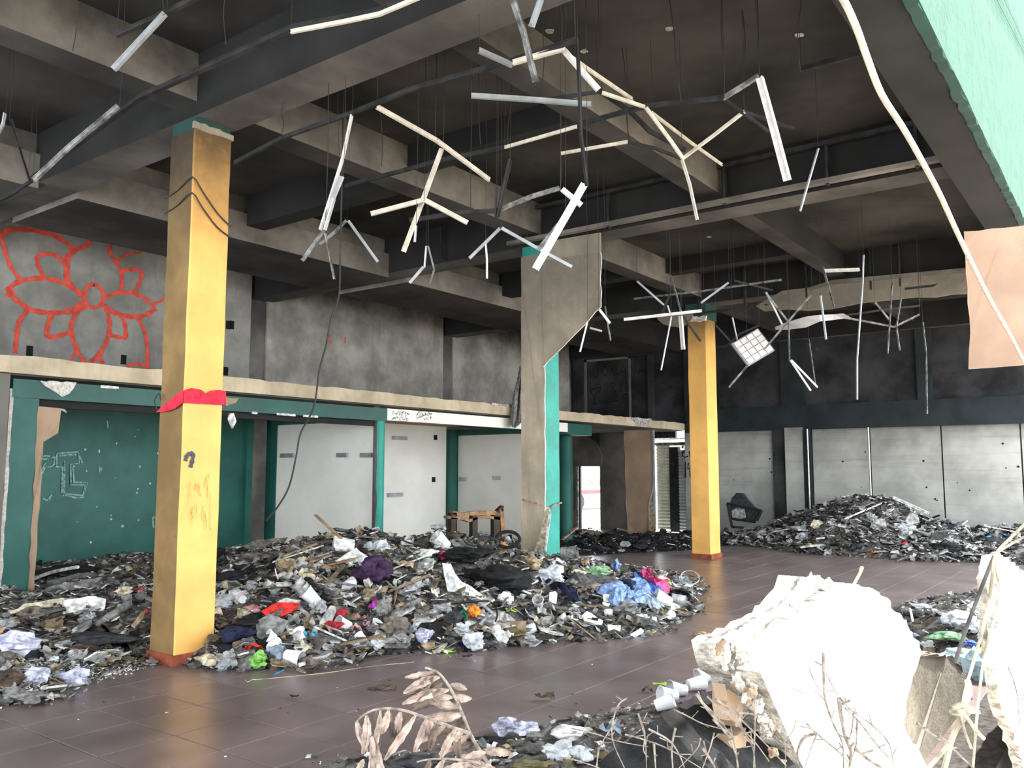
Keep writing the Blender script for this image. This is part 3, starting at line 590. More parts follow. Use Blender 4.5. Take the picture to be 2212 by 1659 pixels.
Zt = 4.42
W_, G_, K_, B_ = 'barwhite', 'bargrey', 'barblack', 'barbeige'
gbar('short black runner stub near the upper left beam', K_, Mn, (252, 80, Zt), (358, 33, Zt), (450, -14, Zt))
gbar('pale grey bar dangling from the upper left runner stub', 'steel', Mn, (360, 32, Zt), (248, 153))
gbar('long dark runner with pale lower lip crossing above the near yellow pillar', K_, L_, (60, 395, Zt), (300, 216, Zt), (440, 152, Zt), (628, 68, Zt), (740, 47, Zt), (822, 30, Zt), (905, -6, Zt))
gbar('thin pale bar lying along the long runner', B_, S, (628, 72, 4.36), (740, 51, 4.36), (820, 34, 4.36), (905, -2, 4.36))
gbar('grey bar slanting down left of the near yellow pillar', G_, Mn, (258, 232, 4.3), (150, 322), (75, 392))
gbar('dark bar end sinking at the left picture edge', K_, Mn, (70, 392, 4.3), (30, 420, 4.25), (-10, 440, 4.2))
gbar('thin dark bar hanging before the left beam end', K_, S, (20, 258, 4.6), (42, 320), (65, 392))
gbar('short curved strip at the far left under the ceiling', 'steel', S, (12, 245, 4.6), (8, 270), (-4, 292))
gbar('long dark runner rising from the near yellow pillar to the top', K_, Mn, (506, 356, 4.3), (610, 301, Zt), (760, 248, Zt), (882, 199, Zt), (1010, 163, Zt), (1098, 138, Zt), (1246, 90, Zt))
gbar('long vertical bar bent into a white lower leg', K_, Mn, (1247, 88, Zt), (1252, 200), (1255, 290), (1262, 350), (1268, 402))
gbar('thick white bar leg hanging slanted above the green pillar', W_, (.042, .042), (1268, 400, 0, 5.9), (1215, 492), (1162, 584))
gbar('thick dark bar hanging from the top centre', 'bargrey', L_, (1106, -6, Zt), (1130, 67), (1157, 177))
gbar('wide grey bar poking down at the top centre', 'steel', L_, (1172, -12, Zt), (1148, 58))
gbar('short pale grey bar crossing under the runner', 'steel', Mn, (1034, 113, Zt), (1106, 145, 4.38))
gbar('pale strip clipped along the runner end', B_, Mn, (1108, 140, 4.38), (1222, 108, 4.4))
gbar('level pale bar with a square cut end', 'steel', Mn, (1018, 211, 4.3), (1155, 220, 4.3), (1277, 230, 4.3))
gbar('dark bar rising behind the level pale bar', K_, S, (1155, 222, 4.35), (1294, 201, 4.4))
gbar('white diagonal bar turning black halfway down', W_, Mn, (1213, 110, Zt), (1250, 153), (1289, 197))
gbar('black diagonal bar running on from the white diagonal', K_, Mn, (1289, 197, 0, 7.0), (1358, 243), (1402, 287), (1480, 328))
gbar('thin pale bar beside the white diagonal', B_, S, (1215, 113, 4.5), (1270, 152, 4.5), (1366, 217, 4.5))
gbar('bent pale bar dropping in three steps to a joint', B_, S, (1300, 203, 4.45), (1393, 234, 4.4), (1446, 305), (1473, 344))
gbar('thin pale bar beneath the ceiling near the joint', B_, S, (1408, 246, 4.6), (1495, 312, 4.6), (1560, 358, 4.6))
gbar('longest dark runner crossing the middle bay', K_, Mn, (745, 405, 4.35), (956, 349, Zt), (1138, 312, Zt), (1246, 273, Zt), (1393, 234, Zt), (1563, 215, Zt))
gbar('pale strip lying along the longest runner', B_, S, (1090, 321, 4.38), (1170, 298, 4.38), (1246, 276, 4.38))
gbar('upright dark bar climbing from the end of the longest runner', G_, Mn, (1563, 216, Zt), (1640, 168, 4.5))
gbar('broad white perforated bar hanging at the upper right', W_, (.062, .04), (1641, 168, Zt), (1672, 280), (1701, 390))
gbar('short pale level bar beneath the second beam', B_, S, (1212, 334, 4.4), (1356, 309, 4.4))
gbar('dark bar from the level bar to the joint', K_, S, (1356, 309, 4.4), (1420, 325, 4.3), (1475, 346, 4.25))
gbar('pale bar rising right from the joint', B_, S, (1475, 345, 4.2), (1542, 295, 4.3), (1609, 243, 4.4))
gbar('beige bar falling from the joint', B_, Mn, (1473, 345, 4.2), (1490, 400), (1506, 475))
gbar('grey bar hanging alone right of the second beam', 'steel', S, (1767, 322, 4.4), (1728, 456))
gbar('dark crossed bar left of the perforated bar', K_, S, (1565, 217, 4.42), (1661, 287, 4.35))
gbar('second dark crossed bar behind the perforated bar', K_, S, (1609, 245, 4.42), (1716, 281, 4.42))
gbar('dark far runner at the upper right', K_, L_, (1730, 155, 4.9), (1860, 120, 4.9), (2010, 62, 4.9))
gbar('long beige bar bent at its joint in the left middle bay', B_, Mn, (813, 234, 4.4), (943, 307, 4.3), (1057, 392, 4.1))
gbar('beige bar hanging down from the bent beige bar', B_, Mn, (958, 322, 4.3), (916, 436), (875, 545))
gbar('beige arm reaching left from the hanging beige bar', B_, Mn, (916, 436, 0, 7.1), (802, 466))
gbar('beige arm reaching right from the hanging beige bar', B_, Mn, (916, 436, 0, 7.1), (1008, 485))
gbar('crumpled foil strip on the hanging beige bar', 'steel', S, (899, 488, 0, 6.9), (896, 523))
gbar('white bar hanging left of centre with a shiny end', W_, Mn, (760, 250, 4.4), (740, 345), (692, 497))
gbar('shiny twin bar against the white hanging bar', 'steel', Mn, (742, 382, 0, 6.6), (722, 430), (702, 497))
gbar('dark stub beneath the shiny bar end', G_, S, (702, 500, 0, 6.7), (655, 565))
gbar('second dark stub beneath the shiny bar end', G_, S, (703, 505, 0, 6.7), (722, 603))
gbar('thick black bar leaning in the centre bay', K_, L_, (1102, 345, 0, 7.2), (1074, 470))
gbar('thin black bar beside the leaning black bar', K_, S, (1072, 405, 0, 7.2), (1070, 470))
gbar('dark grey bar sloping up right from the leaning bar', G_, Mn, (1075, 459, 0, 7.4), (1150, 428), (1210, 410))
gbar('black bar running left from the leaning bar', K_, Mn, (1075, 459, 0, 7.4), (1000, 463), (885, 480))
gbar('short white strip near the green pillar top', W_, Mn, (1211, 412, 0, 6.3), (1253, 447))
gbar('thin grey bar behind the thick white leg', G_, S, (1222, 470, 0, 6.6), (1165, 541))
gbar('grey bar leaning left from the hook above the green pillar', 'steel', S, (1082, 495, 0, 7.8), (1016, 560))
gbar('grey bar leaning right across the drywall cladding', 'steel', S, (1082, 495, 0, 7.4), (1180, 550), (1234, 579))
gbar('short twisted white bar hanging below the second beam', W_, S, (1049, 526, 0, 7.8), (1052, 560), (1052, 602))
gbar('bright bar stub with a dark foot in the centre bay', 'steel', S, (921, 532, 0, 8.2), (917, 578), (887, 613))
gbar('dark bar stub with a dark foot in the centre bay', G_, S, (925, 532, 0, 8.2), (938, 582), (929, 613))
gbar('grey bar falling right above the rear mezzanine', 'steel', S, (750, 478, 0, 8.4), (814, 567))
gbar('grey bar falling left above the rear mezzanine', G_, S, (750, 478, 0, 8.4), (722, 505), (692, 530))
# far bays
gbar('dark bar kinked down before the far yellow pillar', G_, Mn, (1448, 595, 4.35), (1462, 640), (1473, 683))
gbar('thin dark bar ending on the far yellow pillar', K_, S, (1473, 683, 0, 11.6), (1512, 738))
gbar('broad white bar hanging left of the far yellow pillar', W_, (.06, .05), (1470, 682, 0, 11.4), (1476, 755))
gbar('level white bar left of the far yellow pillar', W_, Mn, (1348, 693, 0, 11.2), (1516, 674))
gbar('grey bar slanting right under the third bay', 'steel', S, (1375, 609, 4.3), (1433, 660))
gbar('thin dark runner over the far yellow pillar', G_, S, (1369, 647, 4.2), (1520, 630, 4.2), (1688, 606, 4.2))
gbar('pale bar slanting left above the far yellow pillar', 'steel', S, (1575, 612, 4.2), (1515, 656))
gbar('short white bar by the drywall tip', W_, S, (1293, 670, 0, 9.3), (1316, 700))
gbar('dark twin bar by the drywall tip', G_, S, (1307, 662, 0, 9.4), (1313, 700), (1319, 736))
gbar('grey bar hanging left of the drywall tip twins', 'steel', S, (1269, 695, 0, 9.4), (1253, 760))
gbar('long grey bar pointing to the boarded opening', 'steel', S, (1450, 686, 0, 11.0), (1428, 800))
gbar('short grey bar above the level white bar', 'steel', S, (1442, 660, 0, 11.3), (1450, 685))
gbar('short black bar crossing above the level white bar', K_, S, (1448, 639, 0, 11.3), (1431, 680))
gbar('stubby white strip near the far black wall', W_, S, (1274, 710, 0, 12.5), (1300, 717))
gbar('grey bar hanging left of the square lamp panel', 'steel', S, (1582, 686, 0, 12.6), (1588, 715), (1594, 740))
gbar('long grey bar kinked beside the square lamp panel', G_, S, (1652, 632, 0, 12.4), (1703, 698), (1705, 779))
gbar('grey twin bar beside the kinked bar', 'steel', S, (1654, 633, 0, 12.4), (1688, 701))
gbar('thin grey bar crossing the lamp panel corner', G_, S, (1754, 639, 0, 12.2), (1703, 697), (1651, 757))
gbar('left leg of the white forked bars', W_, S, (1706, 779, 0, 12.4), (1750, 845))
gbar('right leg of the white forked bars', W_, S, (1708, 779, 0, 12.4), (1765, 838))
gbar('faint thin bar between the forked bars', G_, S, (1747, 733, 0, 14.0), (1762, 838))
gbar('short bright white bar under the far beam corner', W_, (.05, .04), (1781, 588, 4.4), (1857, 585))
gbar('grey bar hanging from the bright white bar', G_, Mn, (1777, 576, 4.45), (1801, 663))
gbar('pale bar hanging below the bulkhead strip', 'steel', Mn, (1772, 639, 0, 12.3), (1784, 733))
gbar('tall bar reaching furthest down on the right', 'steel', S, (1865, 551, 0, 11.5), (1863, 612), (1851, 777), (1851, 863))
gbar('grey bar hanging right of the tallest bar', G_, S, (1927, 612, 0, 12.3), (1917, 764))
gbar('kinked grey bar further right of the tallest bar', G_, S, (1946, 644, 0, 12.3), (1936, 706), (1943, 757))
gbar('dark cross bar with an upturned end on the right', G_, S, (1838, 690, 0, 12.6), (1932, 708), (1987, 681))
gbar('dark slanting bar meeting the cross bar', G_, S, (1889, 654, 0, 12.6), (1921, 693))
gbar('dark level bar above the cross bar', K_, S, (1828, 683, 0, 12.8), (1900, 672), (1987, 662))
gbar('faint tall bar at the far right', G_, S, (1993, 696, 0, 13.0), (2000, 760), (2002, 894))
gbar('dark bar leaning left of the lamp panel', K_, S, (1546, 705, 0, 12.5), (1581, 743))
gbar('thin bar trailing below the lamp panel', G_, S, (1615, 792, 0, 12.3), (1576, 838))
gbar('dark bar sloping right above the bulkhead strip', K_, S, (1586, 608, 0, 12.0), (1669, 629))
gbar('dark bar slanting behind the lamp panel', K_, S, (1640, 705, 0, 12.9), (1600, 722), (1572, 748))
# hanger wires
wl_ = [(355, -8, 355, 34, 'above the upper left runner stub'), (490, -10, 488, 96, 'left of the upper beam'), (160, 10, 157, 110, 'before the lit upper left beam'), (614, 225, 607, 290, 'over the lit middle beam'), (725, 245, 733, 335, 'beside the white hanging bar'),
       (944, 90, 940, 312, 'in the middle of the near bay'), (1237, -10, 1243, 90, 'above the runner end'), (1180, 70, 1168, 200, 'by the small ceiling hook'), (1030, 205, 1038, 312, 'behind the level pale bar'), (1100, 258, 1101, 340, 'over the leaning black bar'),
       (1220, 300, 1211, 410, 'left of the short white strip'), (1345, 180, 1360, 308, 'over the short pale level bar'), (1562, 100, 1563, 214, 'at the end of the longest runner'), (1632, 90, 1641, 168, 'over the perforated bar'), (1728, 20, 1729, 155, 'at the upper right corner'),
       (1446, 65, 1472, 220, 'curling in the dark bay'), (822, 300, 824, 360, 'in the left middle bay'), (1018, 378, 1017, 450, 'over the black level bar'), (1608, 175, 1609, 243, 'left of the perforated bar')]
for x0, y0, x1, y1, lb in wl_:
    d = depth(onz((x1, y1), 4.42)) if y1 < 420 else 7.4
    a, b = atd((x0, y0), d*1.0), atd((x1, y1), d)
    zt = under(b.x, b.y); a = a.lerp(b, .0) if a.z > zt-.4 else Vector((a.x, a.y, zt)); a.z = zt
    k = Vector((R.uniform(-.02, .02), R.uniform(-.02, .02), 0))
    o = MB().tube(smooth_path([a, a.lerp(b, .35)+k, a.lerp(b, .7)-k, b], 4), .0042, 4).obj('hanger_wire', 'wire'); tag(o, 'thin burnt hanger wire '+lb, 'wire', 'burnt wires hanging from the ceiling'); center(o)
P_ = [atd(p, 7.9) for p in ((715, 690), (705, 745), (690, 800), (678, 880), (650, 935), (640, 985), (625, 1050), (600, 1095), (575, 1125))]
o = MB().tube(smooth_path([Vector((atd((737, 470), 7.9).x, atd((737, 470), 7.9).y, under(atd((737, 470), 7.9).x, atd((737, 470), 7.9).y))), atd((737, 470), 7.9), atd((735, 560), 7.9), atd((732, 640), 7.9)]+P_, 4), .009, 5).obj('hanging_cable', 'wire'); tag(o, 'long dark cable dangling before the stalls beside the near yellow pillar', 'cable'); center(o)
# ceiling hooks and holes
for p, z in (((1187, 69), 5.24), ((1446, 64), 5.24), ((1084, 273), 5.24), ((1262, 112), 5.24), ((1726, 78), 5.24), ((1110, 252), 5.24), ((738, 372), 5.24), ((1532, 513), 5.24)):
    c = onz(p, z); mb = MB(); rr = random.Random(p[0])
    mb.prism([(c.x+rr.uniform(.025, .05)*math.cos(t*.785), c.y+rr.uniform(.025, .05)*math.sin(t*.785), 5.243) for t in range(8)], (0, 0, .02)); mb.obj('chipped_patch', 'ledgeraw', ceil)
# square lamp panel and twisted diffuser strip
lp = thing('lamp_panel', 'square ribbed lamp panel dangling by one corner right of the far yellow pillar', 'lamp panel')
q4 = [atd((1580, 742), 12.3), atd((1637, 709), 12.5), atd((1674, 757), 12.4), atd((1617, 791), 12.2)]
ex, ey = (q4[1]-q4[0]), (q4[3]-q4[0]); nn_ = ex.cross(ey).normalized()
MB().prism(q4, nn_*.03).obj('frame', 'steel', lp)
for i in range(4):
    for j in range(4):
        a = q4[0]+ex*(.04+.24*i)+ey*(.04+.24*j)-nn_*.012*(1 if nn_.dot(q4[0]-O) > 0 else -1)*-1
        sg = -1 if nn_.dot(q4[0]-O) > 0 else 1
        a = q4[0]+ex*(.04+.235*i)+ey*(.04+.235*j)+nn_*(.002 if sg < 0 else .03)*(1 if sg > 0 else -1)
        MB().prism([a, a+ex*.205, a+ex*.205+ey*.205, a+ey*.205], nn_*(.012*sg)).obj('cell', 'lamp', lp)
tw = MB(); up = [(1675, 706), (1700, 696), (1740, 684), (1770, 680), (1800, 679), (1822, 677), (1838, 686)]; lo = [(1676, 712), (1702, 712), (1742, 707), (1772, 694), (1800, 691), (1822, 688), (1838, 690)]
U = [atd(p, 12.6+.1*math.sin(i*1.4)) for i, p in enumerate(up)]; D = [atd(p, 12.5) for p in lo]; n = len(U)
tw.add(U+D+[p+Vector((.012, .012, 0)) for p in U+D], [(i, i+1, n+i+1, n+i) for i in range(n-1)]+[(2*n+i, 3*n+i, 3*n+i+1, 2*n+i+1) for i in range(n-1)])
o = tw.obj('twisted_panel', 'lamp'); tag(o, 'pale diffuser strip sagging between the lamp panel and the tallest bar', 'lamp panel'); center(o)
# ================================================================ RUBBISH
def inside(poly, x, y):
    c = False; n = len(poly)
    for i in range(n):
        (x1, y1), (x2, y2) = poly[i], poly[(i+1) % n]
        if (y1 > y) != (y2 > y) and x < (x2-x1)*(y-y1)/(y2-y1)+x1: c = not c
    return c
def pdist(poly, x, y, skip=()):
    best = 9e9; n = len(poly)
    for i in range(n):
        if i in skip: continue
        (x1, y1), (x2, y2) = poly[i], poly[(i+1) % n]; dx, dy = x2-x1, y2-y1
        t = max(0, min(1, ((x-x1)*dx+(y-y1)*dy)/(dx*dx+dy*dy+1e-9))); best = min(best, math.hypot(x-x1-t*dx, y-y1-t*dy))
    return best
def nz(x, y, s, o=0): return noise.noise(Vector((x*s, y*s, o)))
def interp(tab, v):
    if v <= tab[0][0]: return tab[0][1]
    for (a, b), (c, d) in zip(tab, tab[1:]):
        if v <= c: return b+(d-b)*(v-a)/(c-a)
    return tab[-1][1]
PC = [(4.05, 6.95), (4.2, 6.25), (4.45, 5.8), (4.7, 5.5), (5.36, 5.5), (6.0, 4.9), (6.5, 4.68), (7.1, 4.25), (7.7, 4.0), (9.0, 4.2), (10.7, 4.85), (12.0, 5.6), (12.5, 6.4), (12.6, 7.3), (12.9, 8.3), (13.6, 9.2), (14.5, 9.6), (14.5, 12.4), (4.05, 12.15)]
def h_c(x, y):
    if not inside(PC, x, y): return -1
    d = pdist(PC, x, y, (16, 17, 18))
    hm = .44+.36*math.exp(-((x-7.1)/2.3)**2-((y-7.5)/1.7)**2)
    if x > 9: hm *= max(.30, 1-(x-9)/4.2) if y < 8.6 else max(.55, 1-(x-9)/9)
    if y > 9: hm = hm*max(.78, 1-(y-9)*.12)
    if x < 5.6: hm *= .72+.28*(x-4.05)/1.55
    return hm*(1-math.exp(-d/.62))*(1+.22*nz(x, y, 1.3)+.12*nz(x, y, 4, 5))
PL = [(1.0, 6.4), (2.6, 6.45), (2.95, 6.2), (3.3, 6.55), (3.95, 6.75), (4.08, 7.1), (4.08, 12.15), (1.0, 12.15)]
def h_l(x, y):
    if not inside(PL, x, y): return -1
    d = pdist(PL, x, y, (5, 6, 7))
    return interp([(6.2, .10), (7.2, .17), (8.6, .33), (9.6, .40), (12.2, .20)], y)*(1-math.exp(-d/.3))*(1+.3*nz(x, y, 2)+.15*nz(x, y, 5, 3))
PF = [(17.75, 7.6), (17.6, 6.5), (16.75, 5.3), (16.65, 4.0), (16.55, 3.2), (17.1, 1.9), (17.2, 1.3), (20.0, 1.3), (20.0, 9.2), (18.4, 8.2)]
FPR = [(1.3, .50), (1.9, .52), (2.77, .40), (3.59, .58), (4.18, .93), (4.99, 1.04), (5.87, .84), (6.48, .62), (7.1, .34), (7.66, .18), (8.4, .1)]
def h_f(x, y):
    if not inside(PF, x, y): return -1
    d = pdist(PF, x, y, (6, 7, 8)); hm = interp(FPR, y)
    return hm*min(1, (d/1.7)**.7)*(1 if x < 18.7 else max(.75, 1-(x-18.7)*.2))*(1+.14*nz(x, y, 2.1)+.10*nz(x, y, 6, 3))
PA = [(13.3, 9.3), (13.8, 8.85), (14.7, 8.15), (15.9, 7.5), (17.9, 7.2), (20.0, 6.9), (20.0, 9.3), (18.3, 11.8), (14.8, 11.8), (14.6, 9.6)]
def h_a(x, y):
    if not inside(PA, x, y): return -1
    d = pdist(PA, x, y)
    return .11*min(1, d/.4)*max(0, .75+1.1*nz(x, y, 2.3)+.5*nz(x, y, 7, 4)) if not (18.5 < x and 9.0 < y) else .02
PR = [(7.9, 1.0), (8.5, 1.8), (9.4, 2.25), (10.2, 2.42), (11.3, 2.0), (12.3, 1.0)]
def h_r(x, y):
    if not inside(PR, x, y): return -1
    return .26*(1-math.exp(-pdist(PR, x, y, (5,))/.25))*(1+.3*nz(x, y, 3))
PB = [(3.2, 3.75), (3.75, 3.3), (4.15, 3.05), (4.6, 3.1), (5.05, 2.85), (5.7, 2.5), (5.6, 2.2), (4.6, 1.9), (3.4, 2.5)]
def h_b(x, y):
    if not inside(PB, x, y): return -1
    return .10*(1-math.exp(-pdist(PB, x, y)/.12))*(1+.5*nz(x, y, 4))
HEAPS = [('central', h_c, PC, 'rubble', 'large mixed rubbish heap in front of the stalls behind the near yellow pillar'), ('left', h_l, PL, 'rubble', 'low rubbish heap left of the near yellow pillar'),
         ('far', h_f, PF, 'rubble', 'grey rubble heap against the far board marked wall'), ('ash', h_a, PA, 'ash', 'black ash and char strewn before the bright doorway'),
         ('right', h_r, PR, 'rubble', 'small sunlit rubbish patch behind the white plaster slab'), ('bottom', h_b, PB, 'rubble', 'small rubbish patch on the tiles behind the dead leaves')]
def H(x, y): return max(0.0, max(h[1](x, y) for h in HEAPS))
def hit(px, py, lo=1.5, hi=26):
    d = ray(px, py); t = lo
    while t < hi:
        P = O+d*t
        if P.z <= H(P.x, P.y): return P
        t += .03
    return O+d*hi
base_objs = {}
for nm, hf, poly, m_, lb in HEAPS:
    st_ = .075 if nm in ('central', 'left', 'far') else .06
    x0, x1 = min(p[0] for p in poly), max(p[0] for p in poly); y0, y1 = min(p[1] for p in poly), max(p[1] for p in poly)
    nx, ny = int((x1-x0)/st_)+2, int((y1-y0)/st_)+2; idx = {}; mb = MB()
    for j in range(ny):
        for i in range(nx):
            x, y = x0+i*st_, y0+j*st_; h = hf(x, y)
            if h > 0: h = max(.004, h+.035*nz(x, y, 11, 7)*min(1, h*6))
            idx[i, j] = (len(mb.v), h); mb.v.append((x+.02*nz(x, y, 9), y+.02*nz(x, y, 9, 4), h if h > 0 else -.012))
    for j in range(ny-1):
        for i in range(nx-1):
            q = [idx[i, j], idx[i+1, j], idx[i+1, j+1], idx[i, j+1]]
            if sum(1 for a in q if a[1] > 0) >= 2: mb.f.append(tuple(a[0] for a in q)); mb.mi.append(0)
    o = mb.obj('rubbish_mound' if m_ != 'ash' else 'ash_layer', m_); tag(o, lb, 'rubbish' if m_ != 'ash' else 'ash', kind='stuff'); base_objs[nm] = o
# small crumbs, one object for each heap
def crumbs(nm, region, n, mats, smin, smax, name, label):
    mb = MB(); rr = random.Random(hash(nm) % 97 if False else len(nm)*13+n); k = 0; tries = 0
    hf, poly = [(h[1], h[2]) for h in HEAPS if h[0] == nm][0]
    x0, x1 = min(p[0] for p in poly)-.25, max(p[0] for p in poly)+.1; y0, y1 = min(p[1] for p in poly)-.25, max(p[1] for p in poly)+.1
    if region: x0, x1, y0, y1 = region
    while k < n and tries < n*6:
        tries += 1; x, y = rr.uniform(x0, x1), rr.uniform(y0, y1); h = hf(x, y)
        if h < 0:
            if pdist(poly, x, y) > .22*rr.random()**2 or y > 9 and nm != 'far' or x > 19.9 or nm == 'far' and (x > 18 or y > 7.8): continue
            h = .002
        if y > 9.4 and nm in ('central', 'left') and rr.random() < .5: continue
        s = smin*(smax/smin)**(rr.random()**1.6); a = rr.uniform(0, 6.28); tl = rr.uniform(-.9, .9); c = Vector((x, y, h+s*.28))
        u = Vector((math.cos(a), math.sin(a), tl*.5))*s; v = Vector((-math.sin(a), math.cos(a), rr.uniform(-.8, .8)))*s*rr.uniform(.25, .8); wv = Vector((0, 0, s*.12+.001))
        p = [c-u*.5-v*.5, c+u*.5-v*.5*rr.uniform(.4, 1), c+u*.5+v*.5, c-u*.4*rr.uniform(.3, 1)+v*.5]
        mb.add(p+[q+wv for q in p], [(0, 3, 2, 1), (4, 5, 6, 7), (0, 1, 5, 4), (1, 2, 6, 5), (2, 3, 7, 6), (3, 0, 4, 7)], rr.choices(range(len(mats)), [m[1] for m in mats])[0]); k += 1
    o = mb.obj(name, [m[0] for m in mats]); tag(o, label, 'rubbish', kind='stuff')
GREYS = [('pale grey', 4), ('dusty white', 4), ('chalk white', 1.5), ('mid grey', 5), ('dark grey', 6), ('brown grey', 5), ('dark brown', 3), ('charcoal', 2.5), ('tan', 2), ('olive', 1.2), ('black', 1.5)]
crumbs('central', None, 15000, GREYS, .018, .11, 'rubbish_crumbs', 'fine mixed litter covering the central rubbish heap')
crumbs('left', (1.5, 4.1, 6.1, 9.8), 4200, GREYS, .015, .09, 'rubbish_crumbs', 'fine dusty litter left of the near yellow pillar')
crumbs('left', (2.9, 4.06, 6.45, 7.2), 1500, [('chalk white', 3), ('dusty white', 3)], .012, .035, 'plaster_crumbs', 'white plaster crumbs at the left foot of the near yellow pillar')
crumbs('far', None, 7500, [('pale grey', 6), ('dusty white', 5), ('mid grey', 5), ('dark grey', 6), ('charcoal', 5), ('black', 4), ('brown grey', 2)], .03, .16, 'rubble_crumbs', 'fine grey rubble covering the far heap')
crumbs('ash', None, 3800, [('black', 8), ('charcoal', 6), ('dark grey', 3), ('pale grey', 1.2), ('dusty white', .8)], .02, .10, 'ash_crumbs', 'charred flakes before the bright doorway')
crumbs('right', None, 900, GREYS, .015, .07, 'rubbish_crumbs', 'fine litter behind the sunlit plaster slab')
crumbs('bottom', None, 700, GREYS, .01, .05, 'rubbish_crumbs', 'fine litter behind the dead leaves')
# ---------------------------------------------------------------- prototypes
def proto(mb): me = bpy.data.meshes.new('piece'); me.from_pydata(mb.v, [], mb.f); me.materials.append(M['pale grey']); me.update(); return me
def smooth_me(me): me.polygons.foreach_set('use_smooth', [True]*len(me.polygons)); return me
def p_shard(k):
    rr = random.Random(k); n = rr.choice((4, 5, 6, 7)); e = rr.uniform(.45, 1)
    pts = [(.5*math.cos(6.283*i/n+rr.uniform(-.3, .3))*rr.uniform(.75, 1.1), .5*e*math.sin(6.283*i/n+rr.uniform(-.3, .3))*rr.uniform(.75, 1.1), rr.uniform(-.012, .012)) for i in range(n)]
    return proto(MB().prism(pts, (0, 0, .055)))
def grid(n, f): mb = MB(); mb.add([f(i/n, j/n) for j in range(n+1) for i in range(n+1)], [(j*(n+1)+i, j*(n+1)+i+1, (j+1)*(n+1)+i+1, (j+1)*(n+1)+i) for j in range(n) for i in range(n)]); return mb
def p_paper(k):
    rr = random.Random(k+50); s = rr.uniform(0, 99); e = rr.uniform(.5, .9)
    def f(u, v):
        x, y = u-.5, (v-.5)*e; r = .32*noise.noise(Vector((x*3+s, y*3, s)))+.16*noise.noise(Vector((x*7, y*7+s, 2)))
        return (x*(1-.5*abs(r))+.10*noise.noise(Vector((s, y*4, x*2))), y+.10*noise.noise(Vector((x*4, s, 1))), r+.5*(x*x+y*y)*(1 if k % 2 else -1)+.08)
    return proto(grid(6, f))
def p_blob(k, rough=.45, flat=.55, sub=2):
    bm = bmesh.new(); bmesh.ops.create_icosphere(bm, subdivisions=sub, radius=.5); s = k*7.3; mb = MB()
    for v in bm.verts:
        c = v.co; r = 1+rough*noise.noise(Vector((c.x*3+s, c.y*3, c.z*3)))+rough*.55*abs(noise.noise(Vector((c.x*7, c.y*7+s, c.z*7))))*2-rough*.3
        mb.v.append((c.x*r, c.y*r, c.z*r*flat))
    mb.f = [tuple(v.index for v in f.verts) for f in bm.faces]; mb.mi = [0]*len(mb.f); bm.free(); return proto(mb)
def p_rag(k):
    bm = bmesh.new(); bmesh.ops.create_icosphere(bm, subdivisions=4, radius=.5); s = k*5.7; mb = MB()
    for v in bm.verts:
        c = v.co; w1 = noise.noise(Vector((c.x*2.2+s, c.y*2.2, c.z*2.2))); fold = 1-abs(noise.noise(Vector((c.x*4+s, c.y*4+w1*2, c.z*4))))*2; f2 = 1-abs(noise.noise(Vector((c.x*9, c.y*9+s, c.z*9))))*2
        r = .66+.95*w1+.28*fold+.11*f2+.16*math.sin(3*math.atan2(c.y, c.x)+s); mb.v.append((c.x*r, c.y*r, c.z*(.7+.5*w1+.3*fold)*.42))
    mb.f = [tuple(v.index for v in f.verts) for f in bm.faces]; mb.mi = [0]*len(mb.f); bm.free(); return smooth_me(proto(mb))
def p_cup(k):
    r0, r1 = .30, .42
    return proto(MB().lathe([(0.001, -.5), (r0, -.5), (r0, -.48), (r1, .47), (r1+.035, .48), (r1+.035, .5), (r1-.02, .5), (r0-.02, -.46), (.001, -.46)], n=16))
def p_lath(k):
    rr = random.Random(k); n = 4; mb = MB(); w_ = rr.uniform(.035, .06); y0 = 0
    for i in range(n):
        y1 = y0+rr.uniform(-.015, .015); mb.bar((-.5+i/n, y0, 0), (-.5+(i+1)/n, y1, 0), w_, .018 if k % 2 else .03); y0 = y1
    return proto(mb)
def p_card(k):
    rr = random.Random(k+5); a = rr.uniform(.3, 1.1); w_ = rr.uniform(.3, .6)
    mb = MB().prism([(-.5, -w_, 0), (0, -w_, 0), (0, w_, 0), (-.45, w_*.9, 0)], (0, 0, .02)); mb.prism([(0, -w_, 0), (.5*math.cos(a), -w_*.9, .5*math.sin(a)), (.45*math.cos(a), w_, .45*math.sin(a)), (0, w_, 0)], (0, 0, .02)); return proto(mb)
def p_tub(k): return proto(MB().lathe([(.001, -.28), (.36, -.28), (.46, .2), (.5, .2), (.5, .25), (.43, .25), (.34, -.24), (.001, -.24)], n=14))
def p_leaf(k):
    rr = random.Random(k)
    def f(u, v):
        x = u-.5; wdt = .30*math.sin(math.pi*min(1, max(.0, u)))**.8; y = (v-.5)*2*wdt
        return (x, y, .9*y*y*2+.1*math.sin(x*5+k)+.05*noise.noise(Vector((x*6, y*6, k))))
    return proto(grid(6, f))
PR_ = {'shard': [p_shard(i) for i in range(8)], 'paper': [smooth_me(p_paper(i)) if i % 2 else p_paper(i) for i in range(7)], 'bag': [p_blob(i, .62, .6, 3) for i in range(6)], 'rag': [p_rag(i+20) for i in range(6)],
       'cup': [p_cup(0)], 'lath': [p_lath(i) for i in range(4)], 'card': [p_card(i) for i in range(4)], 'tub': [p_tub(0)], 'leaf': [p_leaf(i) for i in range(4)]}
def inst(name, me, m, loc, rot, scale, label, cat, group=None):
    o = bpy.data.objects.new(name, me); COL.objects.link(o); o.location = loc; o.rotation_euler = rot
    o.scale = scale if isinstance(scale, (tuple, list)) else (scale,)*3
    o.material_slots[0].link = 'OBJECT'; o.material_slots[0].material = M[m]; return tag(o, label, cat, group)
